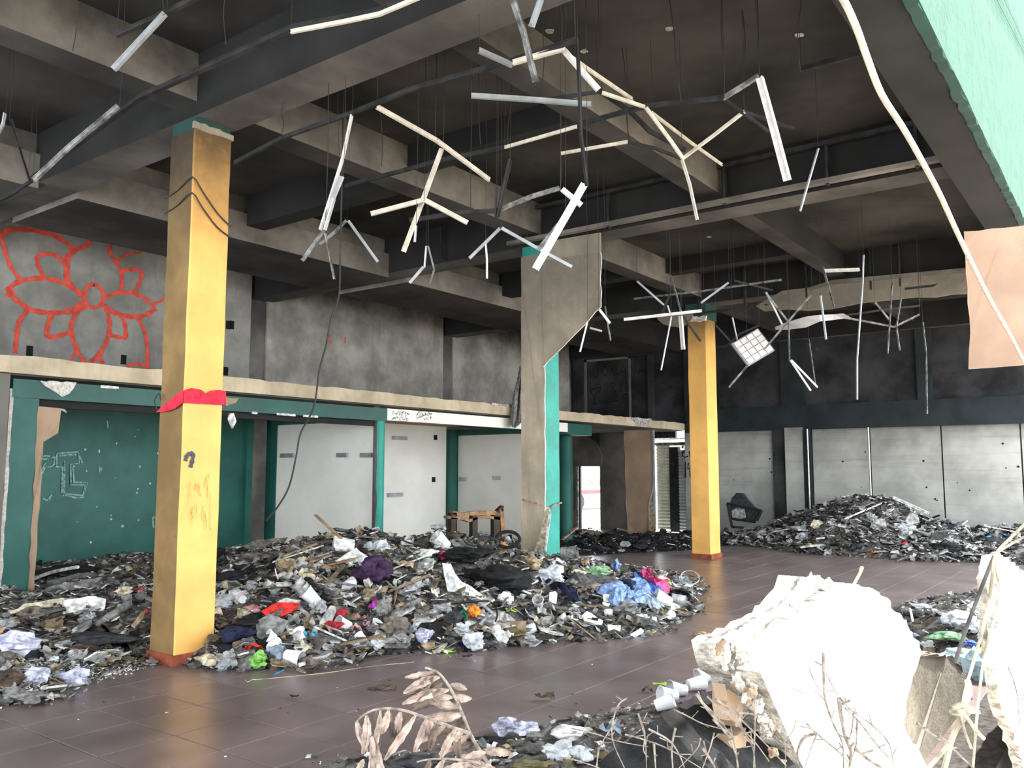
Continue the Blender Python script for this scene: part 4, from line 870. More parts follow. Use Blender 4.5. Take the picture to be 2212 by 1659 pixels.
ZN = {'central': 'in the central heap', 'left': 'in the low left heap', 'far': 'in the far heap', 'ash': 'in the black char', 'right': 'behind the sunlit slab', 'bottom': 'behind the dead leaves'}
KINDS = {'shard': ('drywall_shard', 'drywall shard', 'shard', [('pale grey', 4), ('dusty white', 4), ('mid grey', 4), ('chalk white', 1.5), ('dark grey', 3), ('brown grey', 3)]),
         'paper': ('paper_scrap', 'paper scrap', 'paper', [('dusty white', 4), ('chalk white', 2), ('pale grey', 3), ('brown grey', 2), ('tan', 2), ('cream', 1), ('mid grey', 3)]),
         'bag': ('plastic_bag', 'plastic bag', 'bag', [('milky', 2), ('clear', 4), ('mid grey', 1), ('black', 2), ('dark grey', 1), ('blue grey', .6)]),
         'rag': ('cloth_rag', 'cloth rag', 'rag', [('black', 1.5), ('charcoal', 2), ('dark brown', 3), ('brown grey', 4), ('navy', .8), ('olive', 1.6), ('mid grey', 2)]),
         'cup': ('foam_cup', 'foam cup', 'cup', [('foam', 5), ('dusty white', 2)]), 'lath': ('wood_lath', 'broken wooden lath', 'lath', [('lath', 4), ('dark grey', 2), ('dusty white', 2), ('wooddark', 2)]),
         'card': ('cardboard_scrap', 'folded cardboard scrap', 'cardboard', [('tan', 3), ('brown grey', 3), ('lath', 1), ('pale grey', 1)]), 'tub': ('plastic_tub', 'empty plastic tub', 'tub', [('dusty white', 2), ('foam', 1), ('clear', 2), ('cream', 1)]),
         'leaf': ('dry_leaf', 'curled dry leaf', 'leaf', [('tan', 2), ('olive', 2), ('dark brown', 2)])}
NAMEFIX = {'milky': 'milky', 'clear': 'clear', 'lath': 'dusty brown', 'wooddark': 'charred', 'foam': 'white', 'dusty white': 'dusty white'}
def zone(hn, P):
    if hn == 'central':
        if (P.x-4.6)**2+(P.y-6.4)**2 < 1.1: return 'just right of the near yellow pillar foot'
        if P.y > 9.0: return 'inside the stalls under the mezzanine edge'
        if (P.x-9)**2+(P.y-8)**2 < 1.6: return 'around the broken wooden chair back'
        if pdist(PC, P.x, P.y) < .55: return 'along the front edge of the central heap'
        if P.x > 9.4: return 'at the right tail of the central heap'
        if P.y > 7.2: return 'on the crest of the central heap'
        return 'on the front slope of the central heap' if P.x > 6.6 else 'on the left slope of the central heap'
    return {'left': 'in the low heap left of the near yellow pillar', 'far': 'in the far grey heap against the concrete wall', 'ash': 'in the black char before the bright doorway', 'right': 'in the patch behind the sunlit plaster slab', 'bottom': 'in the patch behind the dead leaves'}[hn]
LAND = []   # (head, px, py) of the particular things, used to say beside what a scrap lies
STOP = set('on at in lying beside below behind before left right against with standing leaning running spread sprawled hanging slumped heaped beneath under above half low between touching next stretched curving slanting tipped cut alone by from of over'.split())
def land(label, px, py):
    w_ = label.split(); i = next((k for k, t in enumerate(w_) if t in STOP and k > 1), len(w_)); h = ' '.join(w_[:i])
    if 2 <= i <= 5: LAND.append((h, px, py))
def near_what(px, py, hn, pre=''):
    heads = {}
    for h, x, y in LAND: heads[h] = heads.get(h, 0)+1
    c = [(math.hypot((x-px), (y-py)*1.8), h, x, y) for h, x, y in LAND if heads[h] == 1]
    for d, h, x, y in sorted(c):
        if d > 320: break
        dx, dy = px-x, py-y
        rel = ('right of' if dx > 0 else 'left of') if abs(dx) > abs(dy)*1.3 else ('in front of' if dy > 0 else 'behind')
        for cand in ((f'close {rel} the {h}',) if d < 45 else ()) + (f'{rel} the {h}',):
            if (pre, cand) not in USED: USED.add((pre, cand)); return cand
    return None
USED = set()
KEEP = []   # pixel boxes kept free for the particular things
def scatter(hn, box, kind, n, smin, smax, seed, only=None):
    rr = random.Random(seed); nm, noun, cat, cols = KINDS[kind]; cols = only or cols; hf = [h[1] for h in HEAPS if h[0] == hn][0]; k = t = 0
    while k < n and t < n*30:
        t += 1; px, py = rr.uniform(box[0], box[2]), rr.uniform(box[1], box[3])
        if any(a < px < c and b < py < d for a, b, c, d in KEEP) and rr.random() < .85: continue
        P = hit(px, py)
        if hf(P.x, P.y) <= .005: continue
        k += 1; c = rr.choices([c[0] for c in cols], [c[1] for c in cols])[0]; s = smin*(smax/smin)**(rr.random()**1.5); z = zone(hn, P); cn = NAMEFIX.get(c, c)
        sc_ = (s, s*rr.uniform(.7, 1.1), s*rr.uniform(.7, 1.15)) if kind in ('bag', 'rag', 'paper') else s
        if kind == 'lath': sc_ = (s, rr.uniform(.5, 1.1), rr.uniform(.5, 1.0))
        tl = .9 if kind in ('cup', 'tub') else .5; rot = (rr.gauss(0, tl*.55)+(1.3 if kind == 'cup' else 0), rr.gauss(0, tl*.55), rr.uniform(0, 6.28))
        lift = {'shard': .10, 'paper': .12, 'bag': .16, 'rag': .10, 'cup': .25, 'lath': .05, 'card': .08, 'tub': .2, 'leaf': .05}[kind]*s
        sz = 'small' if s < smin*1.45 else ('big' if s > smax*.62 else 'mid sized'); nw = near_what(px, py, hn, f'{sz} {cn} {noun}') or z
        inst(nm, rr.choice(PR_[kind]), c, (P.x, P.y, P.z+lift+.012), rot, sc_, f'{sz} {cn} {noun} {nw}', cat, f'{noun}s {ZN[hn]}')
# ---------------------------------------------------------------- particular things lying in the rubbish
RZ = YAW-math.pi/2
def lump(name, label, cat, box, m, kind='rag', k=0, hgt=1.0, dz=0.0, rz=0.0, tilt=(0, 0), floor_=False):
    x0, y0, x1, y1 = box; KEEP.append(box); land(label, (x0+x1)/2, (y0+y1)/2)
    P = hit((x0+x1)/2, y1-(y1-y0)*.22); d = depth(P)-.0; hh = (y1-y0)*d/FPX; P = P+(O-P).normalized()*min(.25, hh*.35); w_ = (x1-x0)*d/FPX; h_ = (y1-y0)*d/FPX*.95*hgt
    me = PR_[kind][k % len(PR_[kind])]; fl = {'rag': .50, 'bag': .66, 'paper': .42}.get(kind, .6)
    if kind == 'rag' and hgt <= 1 and w_ > .2: return inst(name, me, m, (P.x, P.y, P.z+h_*.22+dz), (tilt[0], tilt[1], RZ+rz), (w_*1.05, max(h_*1.5, w_*.6), h_/fl*.62), label, cat)
    return inst(name, me, m, (P.x, P.y, P.z+h_*.34+dz), (tilt[0], tilt[1], RZ+rz), (w_*.92, max(h_, w_*.62)*.85, h_/fl*.82), label, cat)
def slab(name, label, cat, pts, m, th=.015, lift=.05, up=.8, tow=.6, amp=.006, edge=None, n_=None):
    KEEP.append((min(p[0] for p in pts), min(p[1] for p in pts), max(p[0] for p in pts), max(p[1] for p in pts)))
    cx, cy = sum(p[0] for p in pts)/len(pts), sum(p[1] for p in pts)/len(pts); C = hit(cx, cy); C = C+(O-C).normalized()*(.03+lift*2.0 if lift > .02 else lift); land(label, cx, cy)
    n = n_ or (Vector((0, 0, 1))*up+(O-C).normalized()*tow); n = Vector(n).normalized(); W = []
    for p in pts: d = ray(*p); W.append(O+d*((C-O).dot(n)/d.dot(n)))
    o = MB().prism(ragged(W, amp, .06, len(label)), -n*th, 0, 1 if edge else 0).obj(name, [m, edge] if edge else m); tag(o, label, cat); return center(o)
def sheet(name, label, cat, pts, m, lift=.05, amp=.03, th=.006):
    """soft sheet draped over the heap"""
    KEEP.append((min(p[0] for p in pts), min(p[1] for p in pts), max(p[0] for p in pts), max(p[1] for p in pts)))
    cx, cy = sum(p[0] for p in pts)/len(pts), sum(p[1] for p in pts)/len(pts); n = len(pts); land(label, cx, cy); rings = 5; mb = MB(); rr = random.Random(n+int(cx))
    for r in range(rings+1):
        for i in range(n*3):
            a, b = pts[i//3], pts[(i//3+1) % n]; t = (i % 3)/3; x, y = a[0]+(b[0]-a[0])*t, a[1]+(b[1]-a[1])*t; f = 1-r/(rings+.2)
            P = hit(cx+(x-cx)*f, cy+(y-cy)*f); q = P*7
            mb.v.append(tuple(P+Vector((0, 0, lift+amp*2.0*noise.noise(q)+amp*rr.uniform(-.4, .4)-(lift*.8 if r == 0 else 0)))))
    m3 = n*3
    mb.f = [(r*m3+i, r*m3+(i+1) % m3, (r+1)*m3+(i+1) % m3, (r+1)*m3+i) for r in range(rings) for i in range(m3)]+[tuple(range(rings*m3, rings*m3+m3))]; mb.mi = [0]*len(mb.f)
    o = mb.obj(name, m); md = o.modifiers.new('thick', 'SOLIDIFY'); md.thickness = th; tag(o, label, cat); return center(o)
def stick(name, label, cat, pts, m, r=.010, lift=.03, flat=False):
    P = [hit(*p[:2]) if len(p) == 2 else atd(p[:2], p[2]) for p in pts]; P = [p+Vector((0, 0, lift)) for p in P]
    mb = MB().tube(smooth_path(P, 4) if len(P) > 2 else P, r, 6) if not flat else MB().bar(P[0], P[-1], r*2.6, r)
    o = mb.obj(name, m); tag(o, label, cat); return center(o)
def cup(label, c, axis, m='foam', length=.13, rz=0, name='foam_cup', cat='cup', dz=0.0):
    """axis = pixel direction the open end points to"""
    land(label, c[0], c[1])
    P = hit(c[0], c[1]+4); d = depth(P); L = length; right = Vector((XA[0], YA[0], 0)); fw = Vector((XA[1], YA[1], 0))
    ax = (right*axis[0]+Vector((0, 0, 1))*axis[1]+fw*(axis[2] if len(axis) > 2 else 0)).normalized()
    o = inst(name, PR_['cup'][0], m, P+Vector((0, 0, L*.42+dz)), (0, 0, 0), L, label, cat); o.rotation_euler = ax.to_track_quat('Z', 'Y').to_euler(); return o
def peg(label, a, b):
    P, Q = hit(*a)+Vector((0, 0, .02)), hit(*b)+Vector((0, 0, .02)); mb = MB(); s = (Q-P).cross(Vector((0, 0, 1))).normalized()*.025; m_ = (P+Q)/2
    mb.tube([P, P.lerp(m_, .7)+s*.2, m_+s, Q+s*.9], .006, 6); mb.tube([P+s*.6, m_-s*.3, Q-s*.6], .006, 6); mb.tube(smooth_path([m_+s*.4, m_+s*1.6+Vector((0, 0, .02)), m_+(Q-P)*.15+s*.3], 3), .005, 5)
    o = mb.obj('plastic_peg', 'lime'); tag(o, label, 'peg'); center(o)
L = lump
L('blue_cloth', 'bright blue cloth lying against the green post behind the near yellow pillar', 'cloth', (527, 1140, 580, 1168), 'blue', k=1)
L('green_tub', 'mint green tub beside the blue cloth behind the pillar', 'tub', (521, 1158, 556, 1175), 'mint', 'bag', 2)
L('navy_cloth', 'navy cloth below the bright blue cloth', 'cloth', (486, 1160, 528, 1182), 'navy', k=3)
L('yellow_bag', 'small yellow bag at the foot of the white partition', 'bag', (621, 1146, 647, 1168), 'yellow plastic', 'bag', 1)
stick('leaning_stick', 'thin wooden stick leaning up against the white partition', 'stick', [(681, 1112, 8.6), (737, 1163, 8.3)], 'lath', .013, 0, True)
slab('cardboard_sheet', 'large brown grey cardboard sheet on the heap right of the near yellow pillar', 'cardboard', [(474, 1212), (505, 1190), (548, 1168), (622, 1160), (614, 1172), (561, 1196), (492, 1226)], 'brown grey', .02, .06, .7, .7, .01, 'dusty white')
cup('large white paper cone lying on the crest of the central heap', (742, 1192), (-1, .1, -.3), 'chalk white', .22, name='paper_cone', cat='cone')
slab('folded_sheet', 'white folded ribbed sheet on the crest of the heap', 'sheet', [(708, 1220), (735, 1205), (770, 1183), (776, 1190), (802, 1208), (800, 1217), (742, 1222)], 'chalk white', .01, .05, .7, .7)
for i, (a, b, lb) in enumerate((((611, 1216), (682, 1189), 'upper wooden lath lying left of the white cone'), ((690, 1240), (780, 1218), 'orange brown wooden lath below the white cone'), ((706, 1278), (742, 1236), 'thin wooden lath slanting to the crate slats'), ((672, 1228), (712, 1214), 'short brown slat of the broken crate'), ((668, 1243), (676, 1222), 'upright brown slat of the broken crate'), ((676, 1252), (713, 1240), 'lower brown slat of the broken crate'))):
    stick('wood_lath', lb, 'lath', [a, b], 'lath' if i != 1 else 'wood', .016, .07, True)
L('purple_scarf', 'dark purple knitted scarf heaped on the crest of the central heap', 'scarf', (766, 1197, 850, 1281), 'purple', k=2, hgt=1.05)
L('foam_ball', 'round white foam lump beneath the dark purple scarf', 'foam', (785, 1256, 806, 1279), 'dusty white', 'bag', 3, dz=.04)
for i, (c, a) in enumerate((((652, 1288), (1, -.9)), ((664, 1300), (1, -.9)), ((672, 1309), (1, -.9)))): cup(('upper', 'middle', 'lowest')[i]+' cup of the grey stack tumbled on the left slope', c, (-.7, .7, -.2), 'pale grey' if i < 2 else 'foam', .16, dz=.03)
fl = slab('red_flyer', 'red printed flyer with white lettering on the left slope of the heap', 'flyer', [(564, 1320), (600, 1301), (648, 1303), (640, 1317), (592, 1340)], 'red plastic', .006, .07, .6, .9)
wn = (Vector((0, 0, 1))*.6+(O-hit(608, 1318)).normalized()*.9).normalized(); Cn = hit(608.8, 1316.2)+Vector((0, 0, .07)); mb = MB()
pl_ = lambda p: (lambda d: O+d*((Cn-O).dot(wn)/d.dot(wn)))(ray(*p))+wn*.003
rr = random.Random(3)
for row, (x0, y0) in enumerate(((585, 1318), (594, 1324), (600, 1331))):
    for k in range(7):
        x = x0+k*4.6; y = y0-k*1.2; stroke(mb, [pl_((x+rr.uniform(-1, 3), y+rr.uniform(-3, 2))) for _ in range(4)], .006, wn, False)
w_o = mb.obj('white_lettering', 'chalk white'); bpy.context.view_layer.update(); w_o.parent = fl; w_o.matrix_parent_inverse = fl.matrix_world.inverted()
slab('white_paper', 'white paper sheet folded behind the red flyer', 'paper', [(598, 1300), (618, 1291), (650, 1296), (646, 1304), (620, 1303)], 'dusty white', .005, .08)
L('pink_cloth', 'dusty pink cloth lying left of the red flyer', 'cloth', (527, 1302, 570, 1330), 'dusty pink', k=4)
L('black_garment', 'black garment slumped right of the near yellow pillar', 'garment', (474, 1330, 545, 1398), 'navy', k=0); L('black_garment', 'upper black garment behind the one beside the near yellow pillar', 'garment', (508, 1316, 574, 1368), 'black', k=5)
slab('plastic_strip', 'pale grey plastic strip curving beside the cup stack', 'strip', [(627, 1297), (634, 1296), (668, 1325), (681, 1346), (676, 1350), (668, 1346), (664, 1332)], 'pale grey', .01, .07)
L('crimson_cloth', 'crimson cloth in the middle of the front slope', 'cloth', (700, 1338, 742, 1371), 'crimson', k=1); L('crimson_cloth', 'upper crimson cloth right of the grey oval lid', 'cloth', (722, 1311, 752, 1342), 'crimson', k=3)
slab('oval_lid', 'pale grey oval plastic lid standing left of the crimson cloths', 'lid', [(689, 1362), (690, 1345), (704, 1320), (714, 1308), (724, 1309), (726, 1320), (716, 1345), (702, 1364)], 'pale grey', .012, .08, .3, 1.0)
for i, b in enumerate(((752, 1322, 776, 1342), (770, 1330, 796, 1350), (756, 1344, 782, 1368), (782, 1346, 800, 1366))): L('petal_scrap', ('upper left', 'upper right', 'lower left', 'lower right')[i]+' piece of the torn dusty pink cloth on the front slope', 'cloth', b, 'dusty pink', 'paper', i)
L('foil_tinsel', 'shiny magenta foil tinsel on the front slope', 'tinsel', (798, 1291, 826, 1328), 'magenta foil', k=2); L('red_rag', 'red rag beside the magenta tinsel', 'rag', (824, 1287, 847, 1317), 'red plastic', k=4)
L('cyan_cup', 'crumpled cyan plastic cup low on the left slope', 'cup', (656, 1368, 684, 1391), 'cyan', 'paper', 1)
L('grey_cushion', 'dusty grey cushion low on the front slope', 'cushion', (818, 1330, 881, 1378), 'brown grey', 'bag', 5); slab('white_strip', 'white strips below the dusty grey cushion', 'slat', [(818, 1379), (870, 1376), (882, 1380), (876, 1388), (822, 1386)], 'dusty white', .012, .05)
L('red_packet', 'red snack packet in front of the black garments', 'packet', (529, 1387, 572, 1408), 'red plastic', 'paper', 2); L('green_bag', 'crumpled bright green bag at the front edge by the near pillar', 'bag', (537, 1406, 583, 1449), 'leaf green', 'bag', 4)
o = L('yogurt_pot', 'pale blue yogurt pot beside the bright green bag', 'pot', (578, 1390, 620, 1431), 'blue grey', 'bag', 0); L('pot_wrapper', 'blue wrapper under the pale yogurt pot', 'wrapper', (574, 1408, 600, 1432), 'blue', 'paper', 3)
cup('white foam cup lying at the front edge by the yogurt pot', (634, 1432), (1, -.15, -.35), 'foam', .15)
L('foam_chunk', 'cream foam chunk against the skirting of the near pillar', 'foam', (424, 1408, 476, 1447), 'cream', 'rag', 4)
stick('blue_straw', 'short pale blue straw on the tiles by the foam cup', 'straw', [(592, 1458), (613, 1449)], 'cyan', .004, .006)
stick('white_string', 'long white string stretched over the tiles before the heap', 'string', [(530, 1470), (536, 1474), (545, 1469), (570, 1468), (700, 1455), (800, 1441), (895, 1431)], 'cream', .0022, .004)
slab('white_chip', 'small white chip alone on the tiles right of the near pillar', 'chip', [(419, 1480), (424, 1476), (440, 1475), (446, 1481), (420, 1483)], 'chalk white', .008, .008, 1, 0)
L('lavender_bundle', 'silvery lavender crumpled bundle at the front edge', 'bundle', (900, 1352, 936, 1399), 'lavender', 'rag', 1); L('lavender_bundle', 'small white shiny bundle above the lavender one', 'bundle', (884, 1342, 914, 1366), 'milky', 'bag', 2)
L('green_rag', 'soft green bag below the white crumpled cloth on the crest', 'bag', (902, 1202, 942, 1228), 'soft green', k=2); L('white_cloth', 'white crumpled cloth on the crest right of the scarf', 'cloth', (887, 1174, 944, 1208), 'chalk white', 'rag', 3)
cup('white paper cup tipped over on the crest near the chair back', (953, 1181), (-.7, .7, -.4), 'chalk white', .20, name='paper_cup'); L('pink_bag', 'hot pink bag beneath the tipped paper cup', 'bag', (943, 1186, 976, 1218), 'pink', 'rag', 0)
L('black_coat', 'upper part of a black coat spread over the crest', 'coat', (974, 1163, 1062, 1226), 'black', k=1); L('black_coat', 'big black coat sprawled down the right slope', 'coat', (1020, 1196, 1140, 1286), 'black', k=5); L('black_coat', 'black sleeve hanging left of the big coat', 'coat', (990, 1214, 1060, 1262), 'black', k=4)
slab('white_board', 'broad white board leaning below the black coats', 'board', [(955, 1216), (974, 1218), (984, 1240), (997, 1256), (1017, 1266), (1040, 1283), (1065, 1300), (1030, 1309), (1018, 1303), (975, 1307), (965, 1270)], 'chalk white', .018, .10, .4, 1.0, .006, 'dusty white')
def hoop(label, c, rx, ry, m, r, dz=.06, a0=0, a1=6.283):
    P = hit(c[0], c[1]+ry*.8)+Vector((0, 0, dz)); d = depth(P); X = rx*d/FPX; Z = ry*d/FPX; right = Vector((XA[0], YA[0], 0)); fw = Vector((XA[1], YA[1], 0)); pts = []
    for k in range(21): t = a0+(a1-a0)*k/20; pts.append(P+right*X*math.cos(t)+Vector((0, 0, 1))*Z*(1+math.sin(t))*.9+fw*.05*math.sin(t))
    return pts, r
for lb, c, rx, ry, m, r, nm, cat in (('black rubber hoop standing right of the chair back', (1097, 1178), 26, 18, 'black', .022, 'rubber_hoop', 'hoop'), ('second black rubber hoop lying left of the standing one', (1053, 1184), 22, 10, 'charcoal', .02, 'rubber_hoop', 'hoop'), ('cream cable loop at the right tail of the heap', (1491, 1259), 20, 15, 'cream', .006, 'cable_loop', 'cable'), ('small grey wire loop at the right tail of the heap', (1478, 1262), 10, 9, 'pale grey', .005, 'cable_loop', 'cable')):
    pts, r = hoop(lb, c, rx, ry, m, r); o = MB().tube(pts, r, 6).obj(nm, m); tag(o, lb, cat); center(o)
L('orange_bag', 'orange bag inside the standing black hoop', 'bag', (1075, 1178, 1094, 1194), 'orange', 'bag', 1, dz=.04)
def cyl(label, c, rpx, lpx, ax, m, name, cat, dz=.05, wall=True):
    P = hit(*c); d = depth(P); r = rpx*d/FPX; l = lpx*d/FPX; right = Vector((XA[0], YA[0], 0)); fw = Vector((XA[1], YA[1], 0))
    o = MB().lathe([(.001, -l/2), (r, -l/2), (r, -l/2+.01), (r*.96, 0), (r, l/2-.02), (r*1.06, l/2), (r*.93, l/2), (r*.9, -l/2+.02), (.001, -l/2+.02)], n=18).obj(name, m)
    o.location = P+Vector((0, 0, r*.8+dz)); o.rotation_euler = (right*ax[0]+Vector((0, 0, 1))*ax[1]+fw*ax[2]).normalized().to_track_quat('Z', 'Y').to_euler(); return tag(o, label, cat)
cyl('grey plastic bin tipped over beside the chair back', (1062, 1150), 15, 52, (-.8, .55, -.2), 'pale grey', 'waste_bin', 'bin'); cyl('dark paint can standing left of the chair back', (919, 1152), 14, 17, (0, 1, 0), 'charcoal', 'paint_can', 'can', -.08)
slab('white_box', 'small white box standing behind the right end of the chair back', 'box', [(1098, 1136), (1123, 1135), (1124, 1150), (1098, 1151)], 'chalk white', .06, .03, .1, 1)
cyl('grey plastic bucket lying against the sea green pillar foot', (1230, 1204), 13, 34, (1, .15, -.3), 'mid grey', 'bucket', 'bucket', .0)
L('milky_bag', 'large milky blue green bag at the right slope', 'bag', (1163, 1220, 1222, 1267), 'milky', 'bag', 3); L('tan_cloth', 'tan crumpled cloth left of the milky bag', 'cloth', (1130, 1196, 1166, 1240), 'tan', 'rag', 5, hgt=1.1)
L('white_paper', 'white papers above the milky bag', 'paper', (1188, 1203, 1226, 1230), 'chalk white', 'paper', 2); L('green_bag', 'pale green plastic bag right of the sea green pillar', 'bag', (1259, 1219, 1318, 1254), 'soft green', 'bag', 2)
L('paper_bag', 'crumpled paper bag left of the pale green bag', 'bag', (1226, 1226, 1264, 1256), 'cream', 'rag', 0); L('brown_box', 'brown folded box beside the bucket', 'box', (1254, 1202, 1274, 1224), 'tan', 'paper', 0)
L('blue_bag', 'upright blue bag at the right side of the heap', 'bag', (1318, 1213, 1343, 1243), 'denim blue', 'bag', 4, hgt=1.2); L('navy_bundle', 'navy bundle below the upright blue bag', 'bundle', (1326, 1236, 1371, 1280), 'navy', 'rag', 3)
sheet('blue_tarp', 'bright blue tarp strip running down the right tail', 'tarp', [(1362, 1246), (1376, 1244), (1410, 1268), (1436, 1292), (1428, 1304), (1396, 1290), (1372, 1272)], 'blue', .07, .03)
sheet('patterned_tarp', 'pale blue patterned tarp spread on the right slope', 'tarp', [(1280, 1276), (1330, 1270), (1378, 1262), (1402, 1270), (1420, 1308), (1384, 1318), (1342, 1328), (1312, 1304)], 'denim blue', .09, .04)
sheet('grey_tarp', 'dark grey tarp edge above the pale blue patterned tarp', 'tarp', [(1222, 1246), (1262, 1250), (1320, 1262), (1352, 1270), (1348, 1284), (1296, 1276), (1240, 1264)], 'dark grey', .08, .03)
sheet('navy_jacket', 'navy jacket crumpled right of the big coat', 'jacket', [(1176, 1264), (1194, 1250), (1216, 1268), (1244, 1284), (1252, 1312), (1226, 1302), (1206, 1276)], 'navy', .08, .03)
sheet('silver_tarp', 'pale grey tarp end lying below the bright blue strip', 'tarp', [(1376, 1272), (1392, 1268), (1404, 1290), (1432, 1318), (1420, 1326), (1392, 1312), (1372, 1294)], 'blue grey', .08, .03)
slab('foam_box', 'upright white foam box on the right slope', 'box', [(1184, 1312), (1187, 1279), (1200, 1277), (1204, 1282), (1200, 1315)], 'foam', .05, .08, .2, 1); L('plastic_jug', 'white plastic jug with a handle below the big coat', 'jug', (1076, 1277, 1106, 1311), 'foam', 'bag', 1)
L('bottle_cap', 'small blue cap right of the white jug', 'cap', (1130, 1278, 1145, 1291), 'blue', 'bag', 3); cup('cup standing mouth up on the right slope', (1163, 1312), (-.1, .7, -.7), 'dusty white', .13)
peg('lime green plastic peg half way down the right slope', (1093, 1319), (1118, 1326)); stick('red_pen', 'red pen touching the lime peg on the slope', 'pen', [(1082, 1305), (1095, 1318)], 'red plastic', .009, .05)
L('snack_bag', 'orange and cream snack bag on the front slope', 'bag', (1005, 1303, 1040, 1346), 'orange', 'rag', 2); L('snack_bag', 'dark green snack bag end beside the orange one', 'bag', (990, 1312, 1013, 1348), 'green', 'rag', 4)
sheet('grey_sheet', 'broad dusty grey sheet low on the front slope', 'sheet', [(1034, 1350), (1046, 1330), (1072, 1324), (1100, 1334), (1132, 1358), (1112, 1367), (1060, 1366)], 'pale grey', .05, .02)
o = MB().tube(smooth_path([hit(*p)+Vector((0, 0, .10)) for p in ((975, 1328), (1000, 1326), (1030, 1323), (1056, 1322), (1070, 1334), (1074, 1352), (1070, 1366))], 4), .008, 5).obj('black_cable', 'black'); tag(o, 'thin black cable arching over the dusty grey sheet', 'cable'); center(o)
L('milky_bag', 'milky bag with a pointed tip at the very front edge', 'bag', (1002, 1360, 1051, 1412), 'milky', 'bag', 0); peg('lime green plastic peg on the tiles at the front edge', (934, 1410), (983, 1412)); L('black_bag', 'black bag left of the snack bags', 'bag', (964, 1317, 1000, 1364), 'charcoal', 'rag', 1)
slab('foam_tray', 'white foam tray low on the right slope', 'tray', [(1256, 1330), (1268, 1320), (1302, 1340), (1297, 1350), (1262, 1340)], 'foam', .03, .05); slab('folded_card', 'white folded card at the right front edge', 'card', [(1312, 1349), (1341, 1350), (1340, 1364), (1326, 1359), (1314, 1363)], 'chalk white', .006, .04, .2, 1)
cup('long white tub lying on the silver tarp', (1432, 1306), (-1, .5, -.1), 'foam', .19, name='plastic_tub', cat='tub'); cup('short clear tub end right of the long white tub', (1464, 1304), (1, -.3, 0), 'clear', .16, name='plastic_tub', cat='tub')
sheet('pink_bag', 'rose pink plastic bag stretched along the right tail', 'bag', [(1380, 1250), (1390, 1243), (1404, 1248), (1424, 1270), (1444, 1268), (1453, 1272), (1440, 1286), (1418, 1284), (1394, 1268)], 'pink', .10, .03)
L('striped_cloth', 'brown striped cloth at the right tail above the pink bag', 'cloth', (1374, 1223, 1420, 1256), 'dark brown', 'rag', 5); L('striped_cloth', 'cream striped cloth end at the right tail', 'cloth', (1408, 1234, 1446, 1268), 'cream', 'rag', 2)
L('blue_bundle', 'blue grey bundle at the rightmost tail of the heap', 'bundle', (1452, 1241, 1480, 1262), 'blue grey', 'rag', 1); L('blue_bundle', 'lower blue grey bundle inside the cream cable loop', 'bundle', (1474, 1250, 1497, 1272), 'blue grey', 'rag', 4); L('lime_wrapper', 'lime green wrapper between the pink bag and the cable loop', 'wrapper', (1430, 1258, 1452, 1274), 'leaf green', 'paper', 3)
L('clear_film', 'clear crinkled film below the cable loop', 'film', (1448, 1262, 1500, 1288), 'milky', 'paper', 1); L('dark_strap', 'black strap end right of the tub on the tiles', 'strap', (1478, 1306, 1496, 1326), 'black', 'rag', 3); L('blue_wrapper', 'pale blue wrapper at the outermost tip of the tail', 'wrapper', (1492, 1316, 1510, 1326), 'denim blue', 'paper', 4)
L('foam_ball', 'white foam ball at the right front edge', 'foam', (1403, 1332, 1419, 1350), 'chalk white', 'bag', 5); L('clear_bottle', 'clear plastic bottle left of the white foam ball', 'bottle', (1372, 1324, 1405, 1346), 'milky', 'bag', 0)
slab('grey_film', 'grey film torn out along the front right edge over the tiles', 'film', [(1248, 1364), (1290, 1364), (1332, 1369), (1387, 1355), (1411, 1364), (1402, 1381), (1412, 1389), (1377, 1393), (1342, 1382), (1276, 1374)], 'blue grey', .006, .012, 1, .1); slab('foam_piece', 'white foam corner piece on the torn grey film', 'frame', [(1360, 1370), (1384, 1356), (1391, 1362), (1368, 1376)], 'foam', .02, .03)
stick('black_stick', 'short black stick on the tiles before the heap', 'stick', [(1224, 1388), (1240, 1384), (1256, 1389)], 'black', .012, .012); L('olive_leaf', 'curled olive leaf on the tiles left of the paper ball', 'leaf', (1440, 1353, 1466, 1365), 'olive', 'paper', 2); L('paper_ball', 'crumpled brown paper ball alone on the tiles', 'paper', (1497, 1361, 1533, 1383), 'tan', 'rag', 0)
for b, lb, k in (((792, 1477, 860, 1492), 'long dry leaf on the near tiles above the dead fronds', 0), ((1155, 1501, 1201, 1522), 'curled dry leaf on the near tiles right of the dead fronds', 3), ((992, 1414, 1022, 1425), 'small dry leaf at the front edge of the heap', 1), ((1386, 1479, 1412, 1500), 'brown dry leaf beside the lime peg and cups', 2), ((625, 1502, 646, 1509), 'tiny black scrap on the tiles right of the reflection', 1)): L('dry_leaf', lb, 'leaf', b, 'dark brown' if 'black' not in lb else 'black', 'paper', k)
L('lavender_bag', 'pale lavender plastic bag lying on the near tiles', 'bag', (1060, 1546, 1118, 1596), 'lavender', 'bag', 2); L('lavender_bag', 'right lobe of the pale lavender bag on the near tiles', 'bag', (1104, 1558, 1163, 1596), 'lavender', 'bag', 5)
